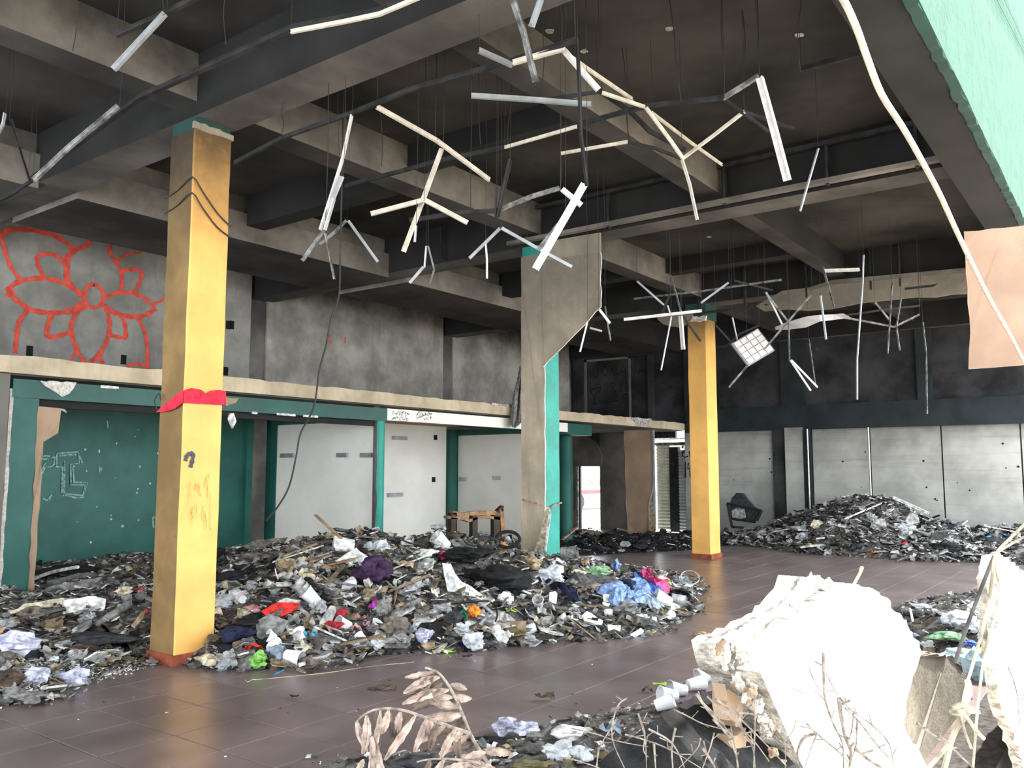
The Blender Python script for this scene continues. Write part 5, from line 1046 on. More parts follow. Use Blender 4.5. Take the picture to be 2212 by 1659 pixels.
for b, m_, kd, k, nm, lb, ct in (((1200, 1562, 1275, 1610), 'chalk white', 'rag', 1, 'white_bag', 'white crumpled bag in the patch behind the dead leaves', 'bag'), ((1175, 1600, 1240, 1650), 'milky', 'bag', 3, 'clear_bag', 'shiny clear bag in the patch behind the dead leaves', 'bag'), ((1220, 1606, 1286, 1652), 'milky', 'rag', 4, 'clear_bag', 'lower clear bag touching the twigs', 'bag'),
        ((1112, 1598, 1180, 1634), 'dark grey', 'paper', 0, 'grey_card', 'dark grey card left of the shiny clear bag', 'card'), ((1290, 1570, 1345, 1606), 'blue grey', 'paper', 3, 'blue_film', 'pale blue film right of the white crumpled bag', 'film'), ((1030, 1588, 1110, 1606), 'black', 'rag', 2, 'black_rag', 'black rag strip under the lavender bag', 'rag'), ((860, 1620, 950, 1659), 'charcoal', 'rag', 3, 'black_rag', 'black rag under the dead leaf fronds', 'rag'),
        ((950, 1632, 1040, 1665), 'blue grey', 'paper', 2, 'grey_film', 'grey film under the dead leaf fronds', 'film'), ((1120, 1640, 1200, 1670), 'olive', 'rag', 1, 'olive_cloth', 'olive cloth at the bottom picture edge', 'cloth'), ((1140, 1570, 1206, 1606), 'mid grey', 'card', 1, 'grey_box', 'grey flattened box behind the clear bags', 'box')):
    L(nm, lb, ct, b, m_, kd, k)
cup('large white foam cup lying by the plaster slab', (1528, 1470), (-1, -.35, -.35), 'foam', .155); cup('white foam cup behind the dark bank edge', (1504, 1490), (1, .1, .3), 'foam', .13); cup('clear cup left of the foam cups', (1464, 1502), (-1, .2, -.3), 'milky', .13, name='clear_cup'); cup('crushed white cup below the clear cup', (1444, 1515), (-1, .2, -.3), 'foam', .12); cup('lowest white cup of the five by the dark bank', (1436, 1532), (1, .4, -.2), 'foam', .12)
peg('lime green plastic peg near the foam cups', (1411, 1482), (1459, 1484))
for b, m_, kd, k, nm, lb, ct in (((1964, 1330, 2028, 1380), 'dark brown', 'card', 2, 'brown_box', 'open brown box behind the sunlit plaster slab', 'box'), ((2040, 1316, 2100, 1362), 'milky', 'bag', 1, 'milky_bag', 'milky bag behind the right plaster slab edge', 'bag'), ((2088, 1295, 2136, 1334), 'milky', 'bag', 4, 'milky_bag', 'round milky bag next to the ropes', 'bag'), ((2018, 1354, 2086, 1392), 'soft green', 'rag', 2, 'green_bag', 'grey green bag behind the sunlit slab', 'bag'),
        ((1990, 1383, 2019, 1402), 'foam', 'bag', 3, 'foam_ball', 'white foam ball behind the sunlit slab', 'foam'), ((1956, 1316, 2000, 1336), 'charcoal', 'rag', 0, 'dark_tarp', 'dark tarp end behind the tip of the sunlit slab', 'tarp'), ((1992, 1398, 2022, 1414), 'tan', 'bag', 5, 'brick_piece', 'tan brick piece below the white foam ball', 'brick'), ((2084, 1390, 2150, 1484), 'jug', 'bag', 0, 'water_jug', 'pale blue water jug behind the ropes', 'jug'), ((2030, 1396, 2090, 1440), 'jug', 'bag', 2, 'water_jug', 'pale basin left of the water jug', 'basin')):
    L(nm, lb, ct, b, m_, kd, k)
o = L('jug_cap', 'blue screw cap on the pale water jug', 'cap', (2088, 1408, 2109, 1426), 'blue', 'bag', 1, dz=.10); stick('white_rod', 'white plastic rods by the open brown box', 'rod', [(1966, 1326), (1972, 1352)], 'foam', .012, .05); stick('white_rod', 'upper white plastic rod by the open brown box', 'rod', [(1974, 1324), (2002, 1328)], 'foam', .014, .08)
# left heap
L('black_mound', 'black charred cloth mound before the dark green wall', 'cloth', (78, 1206, 222, 1256), 'black', k=2); slab('grey_plank', 'long grey plank lying before the black mound', 'plank', [(56, 1286), (111, 1266), (180, 1252), (220, 1246), (230, 1257), (152, 1279), (76, 1292)], 'mid grey', .03, .10, .7, .7, .01, 'pale grey'); slab('grey_plank', 'upper dark grey plank against the black mound', 'plank', [(100, 1254), (160, 1240), (205, 1236), (214, 1246), (150, 1254), (104, 1266)], 'dark grey', .03, .12, .7, .7, .01)
stick('white_strip', 'thin white strip on the long grey plank', 'strip', [(61, 1281), (110, 1262), (167, 1251)], 'dusty white', .02, .13)
slab('metal_profile', 'long cream metal profile at the left picture edge', 'profile', [(4, 1326), (40, 1314), (51, 1304), (139, 1291), (139, 1306), (51, 1320), (10, 1329)], 'cream', .02, .08, .5, .8)
slab('white_block', 'big bright white block left of the near yellow pillar', 'block', [(136, 1328), (134, 1296), (172, 1292), (206, 1288), (229, 1294), (226, 1318), (196, 1322), (180, 1332), (160, 1326)], 'chalk white', .12, .10, .4, 1, .012)
L('foam_chunk', 'yellowish foam chunk behind the near yellow pillar on its left', 'foam', (247, 1262, 286, 1292), 'cream', 'bag', 2, hgt=.9); L('red_wrapper', 'dark red wrapper touching the left side of the near pillar', 'wrapper', (290, 1267, 322, 1284), 'crimson', 'paper', 2); L('red_wrapper', 'lower dark red wrapper left of the near pillar', 'wrapper', (310, 1310, 326, 1336), 'crimson', 'paper', 4)
L('charred_cushion', 'long charcoal cushion on the low left heap', 'cushion', (138, 1350, 286, 1406), 'charcoal', 'rag', 0); slab('grey_plank', 'slanting grey plank above the charcoal cushion', 'plank', [(200, 1348), (230, 1326), (270, 1300), (284, 1296), (286, 1306), (250, 1330), (214, 1352)], 'mid grey', .03, .10, .6, .8)
slab('wood_lath', 'orange edged wood piece left of the near pillar', 'lath', [(284, 1350), (304, 1324), (314, 1318), (310, 1334), (292, 1354)], 'tan', .02, .09)
L('lavender_bag', 'large dull lavender bag at the left picture edge', 'bag', (-12, 1360, 80, 1424), 'lavender', 'bag', 1); L('lavender_bag', 'soft lavender bag at the lower left on the tiles edge', 'bag', (41, 1440, 106, 1482), 'lavender', 'bag', 5); L('lavender_bag', 'soft lavender bag right of the lower left one', 'bag', (121, 1445, 194, 1488), 'lavender', 'bag', 3)
slab('foam_tray', 'flat white foam tray left of the near pillar foot', 'tray', [(198, 1410), (206, 1402), (256, 1401), (258, 1412), (202, 1417)], 'dusty white', .03, .05, .9, .5); L('ash_bundle', 'grey frayed ash bundle on the tiles at the lower left', 'bundle', (30, 1476, 102, 1524), 'mid grey', 'rag', 4, hgt=.8); L('ochre_cloth', 'ochre cloth beside the dull lavender bag', 'cloth', (60, 1402, 92, 1422), 'ochre', 'paper', 1)
# far heap particulars
stick('beige_plank', 'long beige plank on the right shoulder of the far heap', 'plank', [(1930, 1085, 17.3), (2006, 1120, 16.9)], 'dusty white', .05, .10, True); stick('blue_plank', 'pale blue thin plank right of the beige plank', 'plank', [(2036, 1126, 16.9), (2070, 1140, 16.7)], 'denim blue', .03, .06, True); L('blue_bag', 'bright blue bag on top of the far heap right end', 'bag', (2140, 1146, 2178, 1168), 'cyan', 'rag', 2)
L('orange_disc', 'orange brown disc low on the far heap', 'disc', (1741, 1172, 1755, 1186), 'ochre', 'bag', 1); L('red_wrapper', 'dull red wrapper in the middle of the far heap', 'wrapper', (1946, 1168, 1966, 1180), 'crimson', 'paper', 0); L('orange_wrapper', 'orange scrap at the front of the far heap', 'wrapper', (1880, 1192, 1900, 1204), 'orange', 'paper', 3); L('white_cup', 'small white pot left of the orange brown disc', 'pot', (1700, 1163, 1712, 1175), 'chalk white', 'bag', 1)
for b, lb in (((1750, 1122, 1780, 1142), 'cream slab on the far heap left shoulder'), ((1880, 1118, 1916, 1144), 'pale grey slab in the middle of the far heap'), ((1956, 1108, 1986, 1134), 'tan grey slab under the beige plank')):
    slab('rubble_slab', lb, 'slab', [(b[0], b[3]-6), (b[0]+8, b[1]), (b[2]-4, b[1]+4), (b[2], b[3]-4), (b[0]+10, b[3])], 'cream' if 'cream' in lb else 'pale grey', .05, .12, .3, 1, .02)
# burnt chair frame left of the far heap
bc = thing('burnt_chair', 'burnt metal chair frame with charred upholstery before the far concrete wall', 'chair')
q = lambda p, dz=0: onx(p, 18.9+dz)
f_ = MB()
for a, b in (((1571, 1087), (1581, 1138)), ((1571, 1087), (1645, 1103)), ((1645, 1103), (1634, 1122)), ((1580, 1120), (1632, 1128)), ((1581, 1138), (1606, 1140))): MB().tube([q(a), q(b)], .03, 6).obj('frame_tube', 'barblack', bc)
MB().prism(ragged([q(p, .1) for p in ((1576, 1090), (1580, 1076), (1590, 1065), (1604, 1066), (1614, 1080), (1628, 1096), (1644, 1104), (1634, 1126), (1604, 1126), (1582, 1122))], .03, .12, 3), (.12, 0, 0)).obj('charred_cover', 'charcoal', bc)
MB().prism(ragged([q(p, .05) for p in ((1580, 1104), (1592, 1096), (1606, 1100), (1610, 1118), (1596, 1122), (1582, 1118))], .015, .1, 4), (.05, 0, 0)).obj('pale_patch', 'pale grey', bc)
# board and stick by the doorway
slab('pale_board', 'pale drywall board lying flat before the bright doorway', 'board', [(1228, 1160), (1236, 1146), (1262, 1142), (1300, 1150), (1316, 1158), (1270, 1161)], 'drybrown', .02, .05, 1, .2, .01, 'gypsum'); stick('brown_stick', 'reddish brown lath leaning at the round dark green column foot', 'lath', [(1214, 1170, 17.6), (1247, 1143, 17.9)], 'dusty pink', .025, .04, True)
L('lime_leaf', 'yellow green scrap on the black char', 'scrap', (1284, 1168, 1300, 1177), 'olive', 'paper', 1); L('white_scrap', 'pale crumpled scrap at the right end of the black char', 'scrap', (1466, 1174, 1494, 1186), 'dusty white', 'paper', 2)
# wooden chair back sticking out of the heap
ch = thing('wooden_chair', 'broken wooden chair back standing out of the heap before the white partition', 'chair')
Yc = 8.35; v = lambda p: ony(p, Yc)
tr = [(978, 1103), (990, 1106), (1005, 1107), (1022, 1105), (1040, 1103), (1060, 1103), (1080, 1108)]; U = [v(p) for p in tr]; D = [v((p[0], p[1]+7+(1.5 if 2 < i < 6 else 0))) for i, p in enumerate(tr)]
MB().prism(U+D[::-1], (0, .06, 0)).obj('top_rail', 'wood', ch)
tr = [(966, 1114), (985, 1116), (1000, 1117), (1015, 1122), (1030, 1116), (1050, 1113), (1068, 1116), (1080, 1117)]; U = [v(p) for p in tr]; D = [v((p[0], p[1]+6)) for p in tr]
MB().prism(U+D[::-1], (0, .07, 0)).obj('lower_rail', 'wood', ch)
for x0, x1, y0, y1, m_ in ((975, 987, 1108, 1175, 'wooddark'), (1021, 1032, 1114, 1172, 'wooddark'), (1067, 1080, 1112, 1164, 'wooddark')):
    MB().prism([v((x0, y0)), v((x1, y0)), v((x1, y1)), v((x0, y1))], (0, .07, 0)).obj('backrest_post', m_, ch)
MB().prism([v((1080, 1102)), v((1088, 1093)), v((1091, 1158)), v((1084, 1160))], (0, .08, 0)).obj('side_post', 'wood', ch); MB().prism([v((1074, 1103)), v((1086, 1092)), v((1089, 1094)), v((1086, 1106))], (0, .06, 0)).obj('broken_tip', 'wooddark', ch)
MB().prism([v((985, 1112)), v((989, 1112)), v((989, 1168)), v((985, 1168))], (0, .05, 0)).obj('worn_edge', 'wood', ch)
# grey coat hanging over the slab edge
hc = sheet  # same soft sheet idea, but vertical
mb = MB(); cols, rows = 6, 12; edge = [((1122, 790), (1130, 790)), ((1118, 815), (1131, 812)), ((1113, 840), (1131, 835)), ((1109, 862), (1130, 860)), ((1107, 885), (1130, 885)), ((1105, 905), (1128, 912)), ((1108, 922), (1113, 925))]
for j in range(len(edge)):
    for i in range(cols+1):
        a, b = edge[j]; t = i/cols; P = ony((a[0]+(b[0]-a[0])*t, a[1]+(b[1]-a[1])*t), YL-.12+.05*math.sin(t*14+j*.4)); mb.v.append(tuple(P))
mb.f = [(j*(cols+1)+i, j*(cols+1)+i+1, (j+1)*(cols+1)+i+1, (j+1)*(cols+1)+i) for j in range(len(edge)-1) for i in range(cols)]; mb.mi = [0]*len(mb.f)
o = mb.obj('grey_coat', 'mid grey'); o.modifiers.new('t', 'SOLIDIFY').thickness = .02; tag(o, 'grey coat hanging over the slab edge left of the clad pillar', 'coat'); center(o)
# ---------------------------------------------------------------- scattered repeats
cb = (462, 1150, 1500, 1450)
for kd, n, a, b, sd_ in (('shard', 185, .09, .34, 1), ('paper', 170, .08, .28, 2), ('bag', 60, .09, .26, 3), ('rag', 55, .10, .32, 4), ('card', 50, .08, .24, 5), ('lath', 55, .20, .75, 6), ('cup', 13, .11, .15, 7), ('tub', 18, .08, .16, 8), ('leaf', 40, .08, .18, 9)): scatter('central', cb, kd, n, a, b, sd_)
lb_ = (-20, 1215, 335, 1520)
for kd, n, a, b, sd_ in (('shard', 50, .07, .28, 11), ('paper', 40, .07, .20, 12), ('bag', 12, .08, .20, 13), ('rag', 16, .08, .26, 14), ('card', 12, .08, .2, 15), ('lath', 14, .2, .6, 16)): scatter('left', lb_, kd, n, a, b, sd_)
fb = (1600, 1075, 2230, 1216); FG = [('pale grey', 4), ('dusty white', 3), ('mid grey', 4), ('dark grey', 3)]
scatter('far', fb, 'shard', 62, .15, .55, 21, FG); scatter('far', fb, 'lath', 22, .4, 1.1, 22, [('dusty white', 2), ('dark grey', 2), ('wooddark', 1)]); scatter('far', fb, 'paper', 40, .14, .34, 23, FG); scatter('far', fb, 'rag', 16, .2, .5, 24, [('charcoal', 2), ('dark grey', 1)]); scatter('far', fb, 'bag', 14, .14, .3, 25, [('clear', 2), ('milky', 1)])
ab = (1215, 1140, 1700, 1200); scatter('ash', ab, 'lath', 16, .25, .8, 31, [('dusty white', 1), ('wooddark', 3), ('dark grey', 1)]); scatter('ash', ab, 'rag', 26, .14, .4, 32, [('black', 3), ('charcoal', 2)]); scatter('ash', ab, 'shard', 10, .12, .3, 33, [('mid grey', 2), ('dusty white', 1)])
rb_ = (1940, 1300, 2160, 1480); scatter('right', rb_, 'shard', 8, .06, .16, 41); scatter('right', rb_, 'paper', 12, .06, .15, 42); scatter('right', rb_, 'bag', 6, .08, .16, 43, [('clear', 1), ('milky', 1)])
bb_ = (760, 1560, 1420, 1659); scatter('bottom', bb_, 'paper', 12, .05, .12, 51); scatter('bottom', bb_, 'shard', 8, .04, .12, 52); scatter('bottom', bb_, 'leaf', 8, .06, .13, 53)
# tiny litter on the open tiles
lt = MB(); rr = random.Random(77)
for k in range(80):
    P = onz((rr.uniform(50, 1560), rr.uniform(1215, 1650))); 
    if P.x > 16 or H(P.x, P.y) > 0: continue
    s = rr.uniform(.003, .009)*(1+P.length*.06); a = rr.uniform(0, 6.28)
    lt.prism([(P.x+s*math.cos(a+t*1.5)*rr.uniform(.4, 1.3), P.y+s*math.sin(a+t*1.5), .001) for t in range(4)], (0, 0, s*.3), rr.choice((0, 0, 1, 2)))
tag(lt.obj('floor_litter', ['dusty white', 'charcoal', 'tan']), 'tiny chips strewn over the open tiles', 'litter', kind='stuff')
# ================================================================ FOREGROUND
# broken plaster wall slab in the sun, standing in the opening
sl = thing('plaster_slab', 'big broken sunlit white plaster slab standing in the front opening', 'slab')
Yf, Yb = .95, 1.14
front = [(1642, 1452), (1650, 1425), (1668, 1402), (1700, 1385), (1735, 1340), (1775, 1305), (1820, 1284), (1852, 1262), (1886, 1272), (1899, 1280), (1918, 1292), (1960, 1350), (1991, 1408)]
Fp = [ony(p, Yf) for p in front]
Fr = ragged(Fp, .010, .05, 5, False)+ragged([ony(p, Yf) for p in ((1978, 1450), (1962, 1500), (1948, 1560), (1985, 1620), (2040, 1740))], .012, .05, 11, False)+[ony((2060, 1800), Yf), ony((1800, 1800), Yf), ony((1752, 1700), Yf), ony((1690, 1560), Yf)]
MB().prism(Fr, (0, .10, 0), 0, 1).obj('face', ['plaster', 'plasteredge'], sl)
mid = [(1560, 1392), (1574, 1380), (1600, 1378), (1612, 1364), (1640, 1350), (1700, 1312), (1716, 1290), (1738, 1246), (1760, 1252), (1800, 1262), (1842, 1268), (1866, 1272), (1880, 1290), (1930, 1380), (1930, 1480), (1920, 1560), (1960, 1660), (2000, 1800), (1720, 1800), (1650, 1580), (1600, 1470), (1568, 1430)]
MB().prism(ragged([ony(p, Yf+.10) for p in mid], .014, .05, 9), (0, .10, 0), 0, 1).obj('core', ['plasteredge', 'plasteredge'], sl)
rr = random.Random(8)
for k in range(60):   # crumbly lumps along the broken top edge
    i = rr.randrange(0, 12); a, b = mid[i], mid[i+1]; t = rr.random(); p = (a[0]+(b[0]-a[0])*t, a[1]+(b[1]-a[1])*t+rr.uniform(-4, 14)); P = ony(p, Yf+rr.uniform(.03, .16)); s = rr.uniform(.012, .04)
    o = bpy.data.objects.new('plaster_lump', PR_['rag'][k % 6] if k % 2 else PR_['bag'][k % 6]); COL.objects.link(o); o.parent = sl; o.location = P; o.scale = (s*1.3, s, s*1.4); o.rotation_euler = (rr.uniform(0, 6), rr.uniform(0, 6), 0)
    o.material_slots[0].link = 'OBJECT'; o.material_slots[0].material = M['plaster']
MB().tube([ony((1828, 1292), 1.0), ony((1857, 1240), 1.0), ony((1862, 1226), 1.0)], [.006, .007, .009], 6).obj('sticking_lath', 'lath', sl)
MB().prism(ragged([ony(p, 1.04) for p in ((1566, 1478), (1590, 1500), (1606, 1540), (1600, 1568), (1572, 1556))], .014, .03, 2), (0, .04, 0)).obj('broken_brick', 'drybrown', sl)
MB().prism(ragged([ony(p, 1.04) for p in ((1576, 1590), (1612, 1572), (1630, 1620), (1645, 1700), (1604, 1700))], .014, .03, 3), (0, .04, 0)).obj('broken_brick', 'drybrown', sl)
ed = [(1566, 1396), (1578, 1440), (1606, 1480), (1632, 1530), (1660, 1580), (1690, 1640), (1710, 1690)]
for k in range(70):
    i = rr.randrange(0, 6); t = rr.random(); p = (ed[i][0]+(ed[i+1][0]-ed[i][0])*t+rr.uniform(-14, 26), ed[i][1]+(ed[i+1][1]-ed[i][1])*t); P = ony(p, Yf+rr.uniform(.02, .10)); s = rr.uniform(.014, .035)
    o = bpy.data.objects.new('plaster_lump', PR_['rag'][k % 6] if k % 2 else PR_['bag'][k % 6]); COL.objects.link(o); o.parent = sl; o.location = P; o.scale = (s*.9, s, s*2.6); o.rotation_euler = (rr.uniform(-.4, .4), rr.uniform(-.3, .5), rr.uniform(0, 6))
    o.material_slots[0].link = 'OBJECT'; o.material_slots[0].material = M[rr.choice(('plaster', 'plasteredge', 'plasteredge', 'drybrown'))]
# pale screed fragment to its right
sf = thing('screed_fragment', 'pale beige broken screed fragment right of the white plaster slab', 'slab')
MB().prism(ragged([ony(p, 1.08) for p in ((1890, 1440), (1990, 1408), (2030, 1416), (2060, 1418), (2078, 1440), (2092, 1480), (2110, 1560), (2160, 1760), (1960, 1760), (1900, 1600))], .010, .06, 6), (0, .13, 0), 0, 1).obj('face', ['concpale', 'plasteredge'], sf)
# second sunlit slab at the right picture edge
s2_ = thing('plaster_slab', 'second sunlit plaster slab with frayed edge at the right picture edge', 'slab')
Yq = .62
MB().prism(ragged([ony(p, Yq) for p in ((2152, 1206), (2166, 1200), (2190, 1232), (2260, 1262), (2300, 1800), (2240, 1760), (2206, 1640), (2180, 1570), (2158, 1500), (2152, 1440), (2160, 1380), (2162, 1300))], .010, .05, 4), (0, .05, 0), 0, 1).obj('face', ['plaster', 'plasteredge'], s2_)
MB().prism(ragged([ony(p, Yq+.05) for p in ((2138, 1250), (2148, 1202), (2170, 1204), (2260, 1270), (2300, 1700), (2200, 1560), (2152, 1440), (2146, 1340))], .012, .05, 7), (0, .06, 0)).obj('core', 'plasteredge', s2_)
# dark bank left of the slab, black on all its faces
bkp = [(1262, 1690), (1290, 1655), (1350, 1606), (1390, 1572), (1428, 1545), (1464, 1524), (1500, 1504), (1548, 1482)]
bm_ = MB(); A_ = [ony(p, 1.22+.04*math.sin(i)) for i, p in enumerate(bkp)]; n = len(A_)
A_ = ragged(A_, .008, .05, 5, False); n = len(A_)
Bk = [p+Vector((.04, .10, -.12)) for p in A_]; Fd = [Vector((p.x-.1, .85, p.z-.25)) for p in A_]; Gd = [Vector((p.x-.2, .80, -.45)) for p in A_]; Hd = [Vector((p.x, 1.42, -.02)) for p in A_]
bm_.add(Hd+Bk+A_+Fd+Gd, [(r*n+i, r*n+i+1, (r+1)*n+i+1, (r+1)*n+i) for r in range(4) for i in range(n-1)])
o = bm_.obj('dark_bank', 'ash'); tag(o, 'dark bank edge between the dead leaves and the white slab', 'bank'); center(o)
# cream cable hanging across the opening
cb_ = [(1790, -40), (1822, 0), (1850, 60), (1875, 130), (1905, 205), (1950, 275), (1990, 345), (2030, 420), (2062, 490), (2095, 560), (2140, 650), (2180, 720), (2230, 815)]
o = MB().tube(smooth_path([ony(p, .80) for p in cb_], 4), .014, 8).obj('cream_cable', 'cable'); tag(o, 'cream cable hanging slack in front of the green fascia', 'cable'); center(o)
# ropes at the right
def rope(label, pts, dep, r, m='cream', name='rope', cat='rope'):
    P = [atd(p[:2], p[2] if len(p) > 2 else dep) for p in pts]; o = MB().tube(smooth_path(P, 4), r, 6).obj(name, m); tag(o, label, cat); center(o)
rope('stretched cream rope running up from the knot to the slab tip', [(2216, 1130), (2180, 1165), (2150, 1200), (2142, 1260), (2128, 1340), (2100, 1440), (2088, 1480), (2080, 1520)], 1.9, .0035)
rope('second cream rope beside the first reaching the picture edge', [(2216, 1158), (2185, 1175), (2150, 1205), (2160, 1290), (2130, 1400), (2115, 1500), (2106, 1600), (2100, 1680)], 1.88, .003)
rope('dark rope slanting down left from the slab tip', [(2148, 1200), (2120, 1270), (2090, 1350), (2062, 1432)], 1.95, .0045, 'dark grey')
rope('knotted cream rope hanging before the screed fragment', [(2090, 1470), (2094, 1500), (2078, 1530), (2072, 1560), (2055, 1600), (2045, 1640), (2030, 1700)], 1.7, .006)
rope('left end of the knotted rope', [(2056, 1596), (2035, 1625), (2000, 1665)], 1.68, .0045); rope('frayed short rope end below the knot', [(2078, 1540), (2092, 1555), (2110, 1580), (2126, 1596)], 1.69, .004); rope('loose strand below the knot', [(2076, 1545), (2084, 1580), (2098, 1616)], 1.69, .003)
o = MB().add(*[(lambda me: ([tuple(Vector(v_.co)*.05+atd((2082, 1532), 1.69)) for v_ in me.vertices], [tuple(f.vertices) for f in me.polygons]))(PR_['rag'][2])][0]).obj('rope_knot', 'cream'); tag(o, 'lumpy rope knot before the screed fragment', 'knot'); center(o)
# dead compound leaves
def leaflet(parent, P, ang, ln, wd, dep_dir, m, k, curl):
    right = Vector((XA[0], YA[0], 0)); fw = Vector((XA[1], YA[1], 0)); upv = Vector((0, 0, 1)); a = right*math.cos(ang)+upv*math.sin(ang); b = right*(-math.sin(ang))+upv*math.cos(ang); n = 12; mb = MB(); rr = random.Random(k)
    bendv = rr.uniform(-.25, .25)
    for i in range(n+1):
        t = i/n; w_ = wd*(math.sin(math.pi*(t*.90+.05))**.75)*(1+.12*math.sin(i*2.3+k)); c = P+a*ln*t+b*ln*bendv*t*t+fw*dep_dir*t*t*.5
        for s in (-1, -.55, 0, .55, 1):
            fold = curl*abs(s)*w_; rip = .12*w_*math.sin(i*2.4+s*1.5) if i % 1 == 0 else 0
            mb.v.append(tuple(c+b*s*w_*(1-.45*abs(s)*curl)+fw*(fold*(-1 if dep_dir < 0 else 1)*.9+rip)))
    mb.f = [(i*5+j, i*5+j+1, (i+1)*5+j+1, (i+1)*5+j) for i in range(n) for j in range(4)]; mb.mi = [0]*len(mb.f)
    mb.tube([P, P+a*ln*.5+b*ln*bendv*.25+fw*(dep_dir*.125-.001), P+a*ln*.97+b*ln*bendv*.94+fw*(dep_dir*.47-.001)], .0012, 4)
    o = mb.obj('leaflet', m, parent, smooth=True); return o
def frond(label, pts, dep, leaves, r=.006):
    t = thing('dead_frond', label, 'plant'); P = [atd(p, dep) for p in pts]; MB().tube(smooth_path(P, 5), r, 6, taper=.5).obj('stalk', 'twig', t)
    for i, (px, py, ang, ln, wd, m) in enumerate(leaves): leaflet(t, atd((px, py), dep+.01*(i % 3)), math.radians(ang), ln*dep/FPX, wd*dep/FPX, random.Random(i).uniform(-.05, .05), m, i+len(label), random.Random(i*3).uniform(.5, 1.0))
    return t
F1 = [(1140, 1680), (1115, 1655), (1075, 1640-20), (1040, 1600), (1008, 1560), (990, 1520), (965, 1480), (940, 1452), (915, 1443)]
F1 = [(1076, 1700), (1060, 1659), (1042, 1630), (1018, 1590), (1000, 1545), (985, 1510), (965, 1475), (945, 1452), (918, 1442)]
frond('tall dead compound leaf rising at the bottom centre', F1, 2.3, [
    (938, 1452, 200, 66, 12, 'leaf'), (950, 1462, 188, 80, 14, 'leaf'), (962, 1476, 196, 90, 14, 'leafdark'), (970, 1490, 183, 100, 15, 'leaf'), (978, 1506, 176, 96, 15, 'leaf'), (985, 1515, 180, 90, 14, 'leafdark'), (992, 1528, 178, 84, 15, 'leaf'), (935, 1455, 235, 70, 16, 'leafdark'), (925, 1448, 240, 50, 14, 'leafdark'), (955, 1475, 225, 90, 16, 'leafdark'),
    (970, 1480, 345, 40, 12, 'leaf'), (983, 1500, 335, 36, 14, 'leaf'), (998, 1543, 186, 82, 16, 'leaf'), (1004, 1560, 196, 86, 15, 'leafdark'), (1015, 1585, 212, 76, 14, 'leaf'), (1024, 1605, 205, 90, 15, 'leafdark'), (1040, 1622, 10, 66, 15, 'leaf'), (1045, 1635, 188, 80, 16, 'leaf'), (1052, 1645, 196, 96, 16, 'leafdark'), (1000, 1550, 240, 60, 14, 'leafdark')])
F2 = [(1016, 1584), (980, 1572), (940, 1558), (900, 1543), (870, 1534), (840, 1530), (810, 1533), (785, 1545), (768, 1562)]
frond('arching dead compound leaf drooping at the bottom centre', F2, 2.22, [
    (770, 1560, 275, 68, 16, 'leaf'), (792, 1545, 280, 74, 14, 'leaf'), (812, 1536, 272, 84, 11, 'leafdark'), (822, 1534, 268, 96, 10, 'leaf'), (840, 1532, 262, 50, 13, 'leaf'), (842, 1533, 275, 100, 9, 'leafdark'), (866, 1538, 250, 52, 12, 'leaf'), (898, 1545, 236, 112, 12, 'leaf'), (884, 1540, 240, 80, 11, 'leafdark'), (922, 1550, 252, 76, 12, 'leaf'), (925, 1552, 285, 46, 14, 'leaf'), (965, 1562, 222, 78, 12, 'leaf'), (945, 1560, 248, 60, 13, 'leafdark'), (985, 1574, 236, 66, 12, 'leaf'), (990, 1577, 262, 56, 14, 'leafdark'), (1000, 1580, 225, 60, 14, 'leaf')], .005)
frond('rolled dead leaf standing at the lower left of the fronds', [(812, 1700), (808, 1650), (806, 1610), (802, 1590)], 2.1, [(802, 1592, 278, 90, 14, 'leaf'), (806, 1588, 285, 100, 12, 'leaf'), (785, 1640, 250, 44, 12, 'leaf')], .009)
frond('dead compound leaf cut by the bottom picture edge', [(1090, 1680), (1040, 1650), (980, 1640), (930, 1640), (900, 1646)], 2.15, [(1060, 1660, 175, 60, 13, 'leaf'), (1020, 1648, 190, 70, 14, 'leaf'), (990, 1642, 215, 60, 12, 'leafdark'), (960, 1640, 230, 50, 12, 'leaf'), (930, 1640, 250, 40, 11, 'leafdark'), (1075, 1668, 160, 60, 14, 'leaf'), (1000, 1646, 30, 50, 12, 'leaf')], .004)
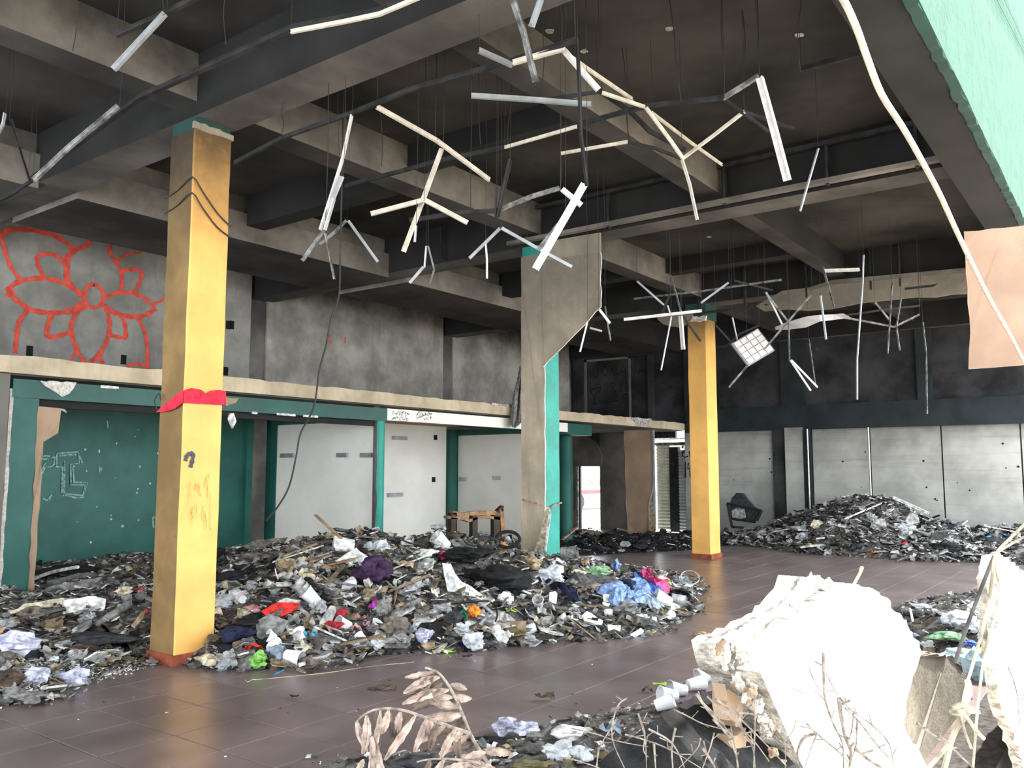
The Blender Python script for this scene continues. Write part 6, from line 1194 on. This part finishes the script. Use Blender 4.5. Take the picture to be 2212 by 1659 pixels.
# dry twigs
tw_ = [([(1385, 1545), (1352, 1508), (1330, 1500+20)], 'x')]
def cvt(l, s, ox, oy): return [(ox+x/s, oy+y/s) for x, y in l]
A8 = lambda l: cvt(l, 2.566, 1350, 1150); A9 = lambda l: cvt(l, 3.292, 1540, 1180); A7 = lambda l: cvt(l, 3.16, 700, 1300)
TW = [(A7([(2070, 655), (2000, 720), (1965, 920), (2050, 1134)]), 'bent twig left of the dark bank top', .0022), (A7([(2145, 760), (2190, 900), (2180, 1010), (2212, 1060)]), 'slim twig crossing the dark bank', .0018), (A7([(1860, 1134), (1880, 1000), (1960, 860), (2000, 790)]), 'curving twig at the left of the bank', .0018), (A7([(1690, 865), (1850, 900), (2000, 950), (2212, 990)]), 'twig lying over the clear bags', .0018),
      (A7([(1650, 1065), (1750, 1090), (1880, 1134)]), 'lower twig by the clear bags', .0018), (A8([(395, 895), (470, 1000), (560, 1090), (605, 1160), (625, 1306)]), 'stout twig arching before the dark bank', .0035), (A8([(420, 935), (540, 1060), (620, 1240)]), 'twin of the stout arching twig', .0026), (A8([(455, 910), (560, 1010), (700, 1140), (800, 1270)]), 'long straight twig rising to the left', .0022), (A8([(270, 980), (350, 1020), (430, 1060), (560, 1100), (620, 1160)]), 'thin drooping twig before the bank', .0018),
      (A8([(75, 1010), (110, 1140), (120, 1306)]), 'upright twig at the left end of the bank', .0022), (A8([(160, 1170), (170, 1306)]), 'short upright twig beside the left one', .0028), (A8([(280, 1085), (260, 1190), (265, 1306)]), 'bent twig in the middle of the bank', .003), (A8([(0, 1120), (110, 1150), (240, 1200), (420, 1306)]), 'low twig crossing the bank foot', .002), (A8([(130, 1090), (240, 1150), (300, 1230), (330, 1306)]), 'forked twig on the bank', .0022),
      (A8([(430, 1195), (480, 1270), (500, 1306)]), 'thick short twig at the bank foot', .0035), (A8([(495, 1110), (470, 1200), (430, 1306)]), 'leaning twig at the bank foot', .002), (A8([(420, 1140), (400, 1200), (300, 1306)]), 'slanting twig at the bank foot', .0018),
      (A9([(300, 1060), (300, 1260), (290, 1577)]), 'straight upright twig before the slab left edge', .0025), (A9([(20, 1085), (160, 1200), (330, 1360), (520, 1560)]), 'long twig crossing the slab left edge', .0026), (A9([(0, 1230), (100, 1340), (160, 1470), (180, 1577)]), 'curving twig at the slab left foot', .003), (A9([(170, 1140), (210, 1300), (280, 1420), (300, 1577)]), 'kinked twig at the slab left foot', .0026), (A9([(60, 1180), (250, 1190), (460, 1220)]), 'level twig across the slab left edge', .0022),
      (A9([(405, 1180), (450, 1290), (510, 1400), (515, 1577)]), 'fine twig on the left of the white face', .0018), (A9([(590, 1240), (570, 1310), (510, 1390)]), 'fine side twig on the white face', .0014), (A9([(785, 760), (790, 960), (800, 1100), (860, 1270), (920, 1400), (930, 1577)]), 'tallest twig before the white slab', .0035), (A9([(900, 1080), (910, 1200), (940, 1350), (980, 1460), (970, 1577)]), 'thickest twig before the white slab', .006), (A9([(805, 910), (860, 1010), (900, 1080)]), 'thin tip above the thickest twig', .0018),
      (A9([(680, 860), (730, 980), (790, 1060)]), 'thin side twig left of the tallest', .0016), (A9([(900, 1075), (1000, 1180), (1130, 1270), (1250, 1400), (1285, 1560)]), 'arching twig to the right before the slab', .0026), (A9([(940, 1150), (1050, 1260), (1180, 1430), (1270, 1520)]), 'second arching twig before the slab', .0026), (A9([(1000, 1180), (990, 1290), (960, 1400)]), 'short upright twig by the thickest', .0022), (A9([(1025, 1240), (1020, 1400), (990, 1500)]), 'second short upright twig by the thickest', .0024),
      (A9([(665, 1260), (760, 1350), (880, 1450), (960, 1530)]), 'slanting twig left of the thickest', .0026), (A9([(745, 1320), (700, 1430), (650, 1577)]), 'twig falling to the lower left', .002), (A9([(740, 1330), (640, 1370), (600, 1480), (640, 1577)]), 'looped broad twig before the white face', .004), (A9([(1010, 1440), (1110, 1520), (1200, 1577)]), 'thick low twig at the bottom right of the slab', .005), (A9([(560, 1010), (640, 1045), (710, 1062)]), 'tiny twig on the white face', .0012),
      (A9([(1450, 1260), (1560, 1340), (1700, 1440), (1850, 1577)]), 'crossed twig before the screed fragment', .0035), (A9([(1600, 1340), (1700, 1420), (1780, 1510)]), 'thin crossed twig before the screed fragment', .0018), (A9([(2120, 1450), (2160, 1490), (2212, 1530)]), 'twig at the lower right corner', .003), (A9([(2100, 860), (2140, 960), (2170, 1100), (2180, 1300)]), 'feathery twig before the right slab', .0018)]
rr = random.Random(21)
for l, lb, r in TW:
    P = [atd(p, 1.75+.12*math.sin(len(lb)*1.3)) for p in l]; pts = smooth_path(P, 4); mb = MB().tube(pts, r*.95, 5, taper=.5)
    for k in range(2, len(pts)-2, 3):
        if r > .0017: mb.tube([pts[k], pts[k]+Vector((rr.uniform(-1, 1), rr.uniform(-1, 1), rr.uniform(-.2, 1)))*.022], r*.45, 4)
    o = mb.obj('dry_twig', 'twig'); tag(o, lb, 'twig', 'dry twigs in the foreground'); center(o)
# ---------------------------------------------------------------- origins at each thing's base
bpy.context.view_layer.update()
for o in list(sc.objects):
    if o.parent or o.get('kind') == 'structure': continue
    ch = o.children
    if o.type == 'EMPTY' and ch and o.location.length < 1e-6:
        lo = Vector((1e9,)*3); hi = -lo
        for c in ch:
            if c.type != 'MESH': continue
            for b in c.bound_box:
                p = c.matrix_world @ Vector(b)
                for i in range(3): lo[i] = min(lo[i], p[i]); hi[i] = max(hi[i], p[i])
        if lo.x > 1e8: continue
        L0 = Vector(((lo.x+hi.x)/2, (lo.y+hi.y)/2, lo.z)); o.location = L0
        for c in ch: c.location = c.location-L0
    elif o.type == 'MESH' and o.location.length < 1e-6 and not ch and o.get('category'): center(o)
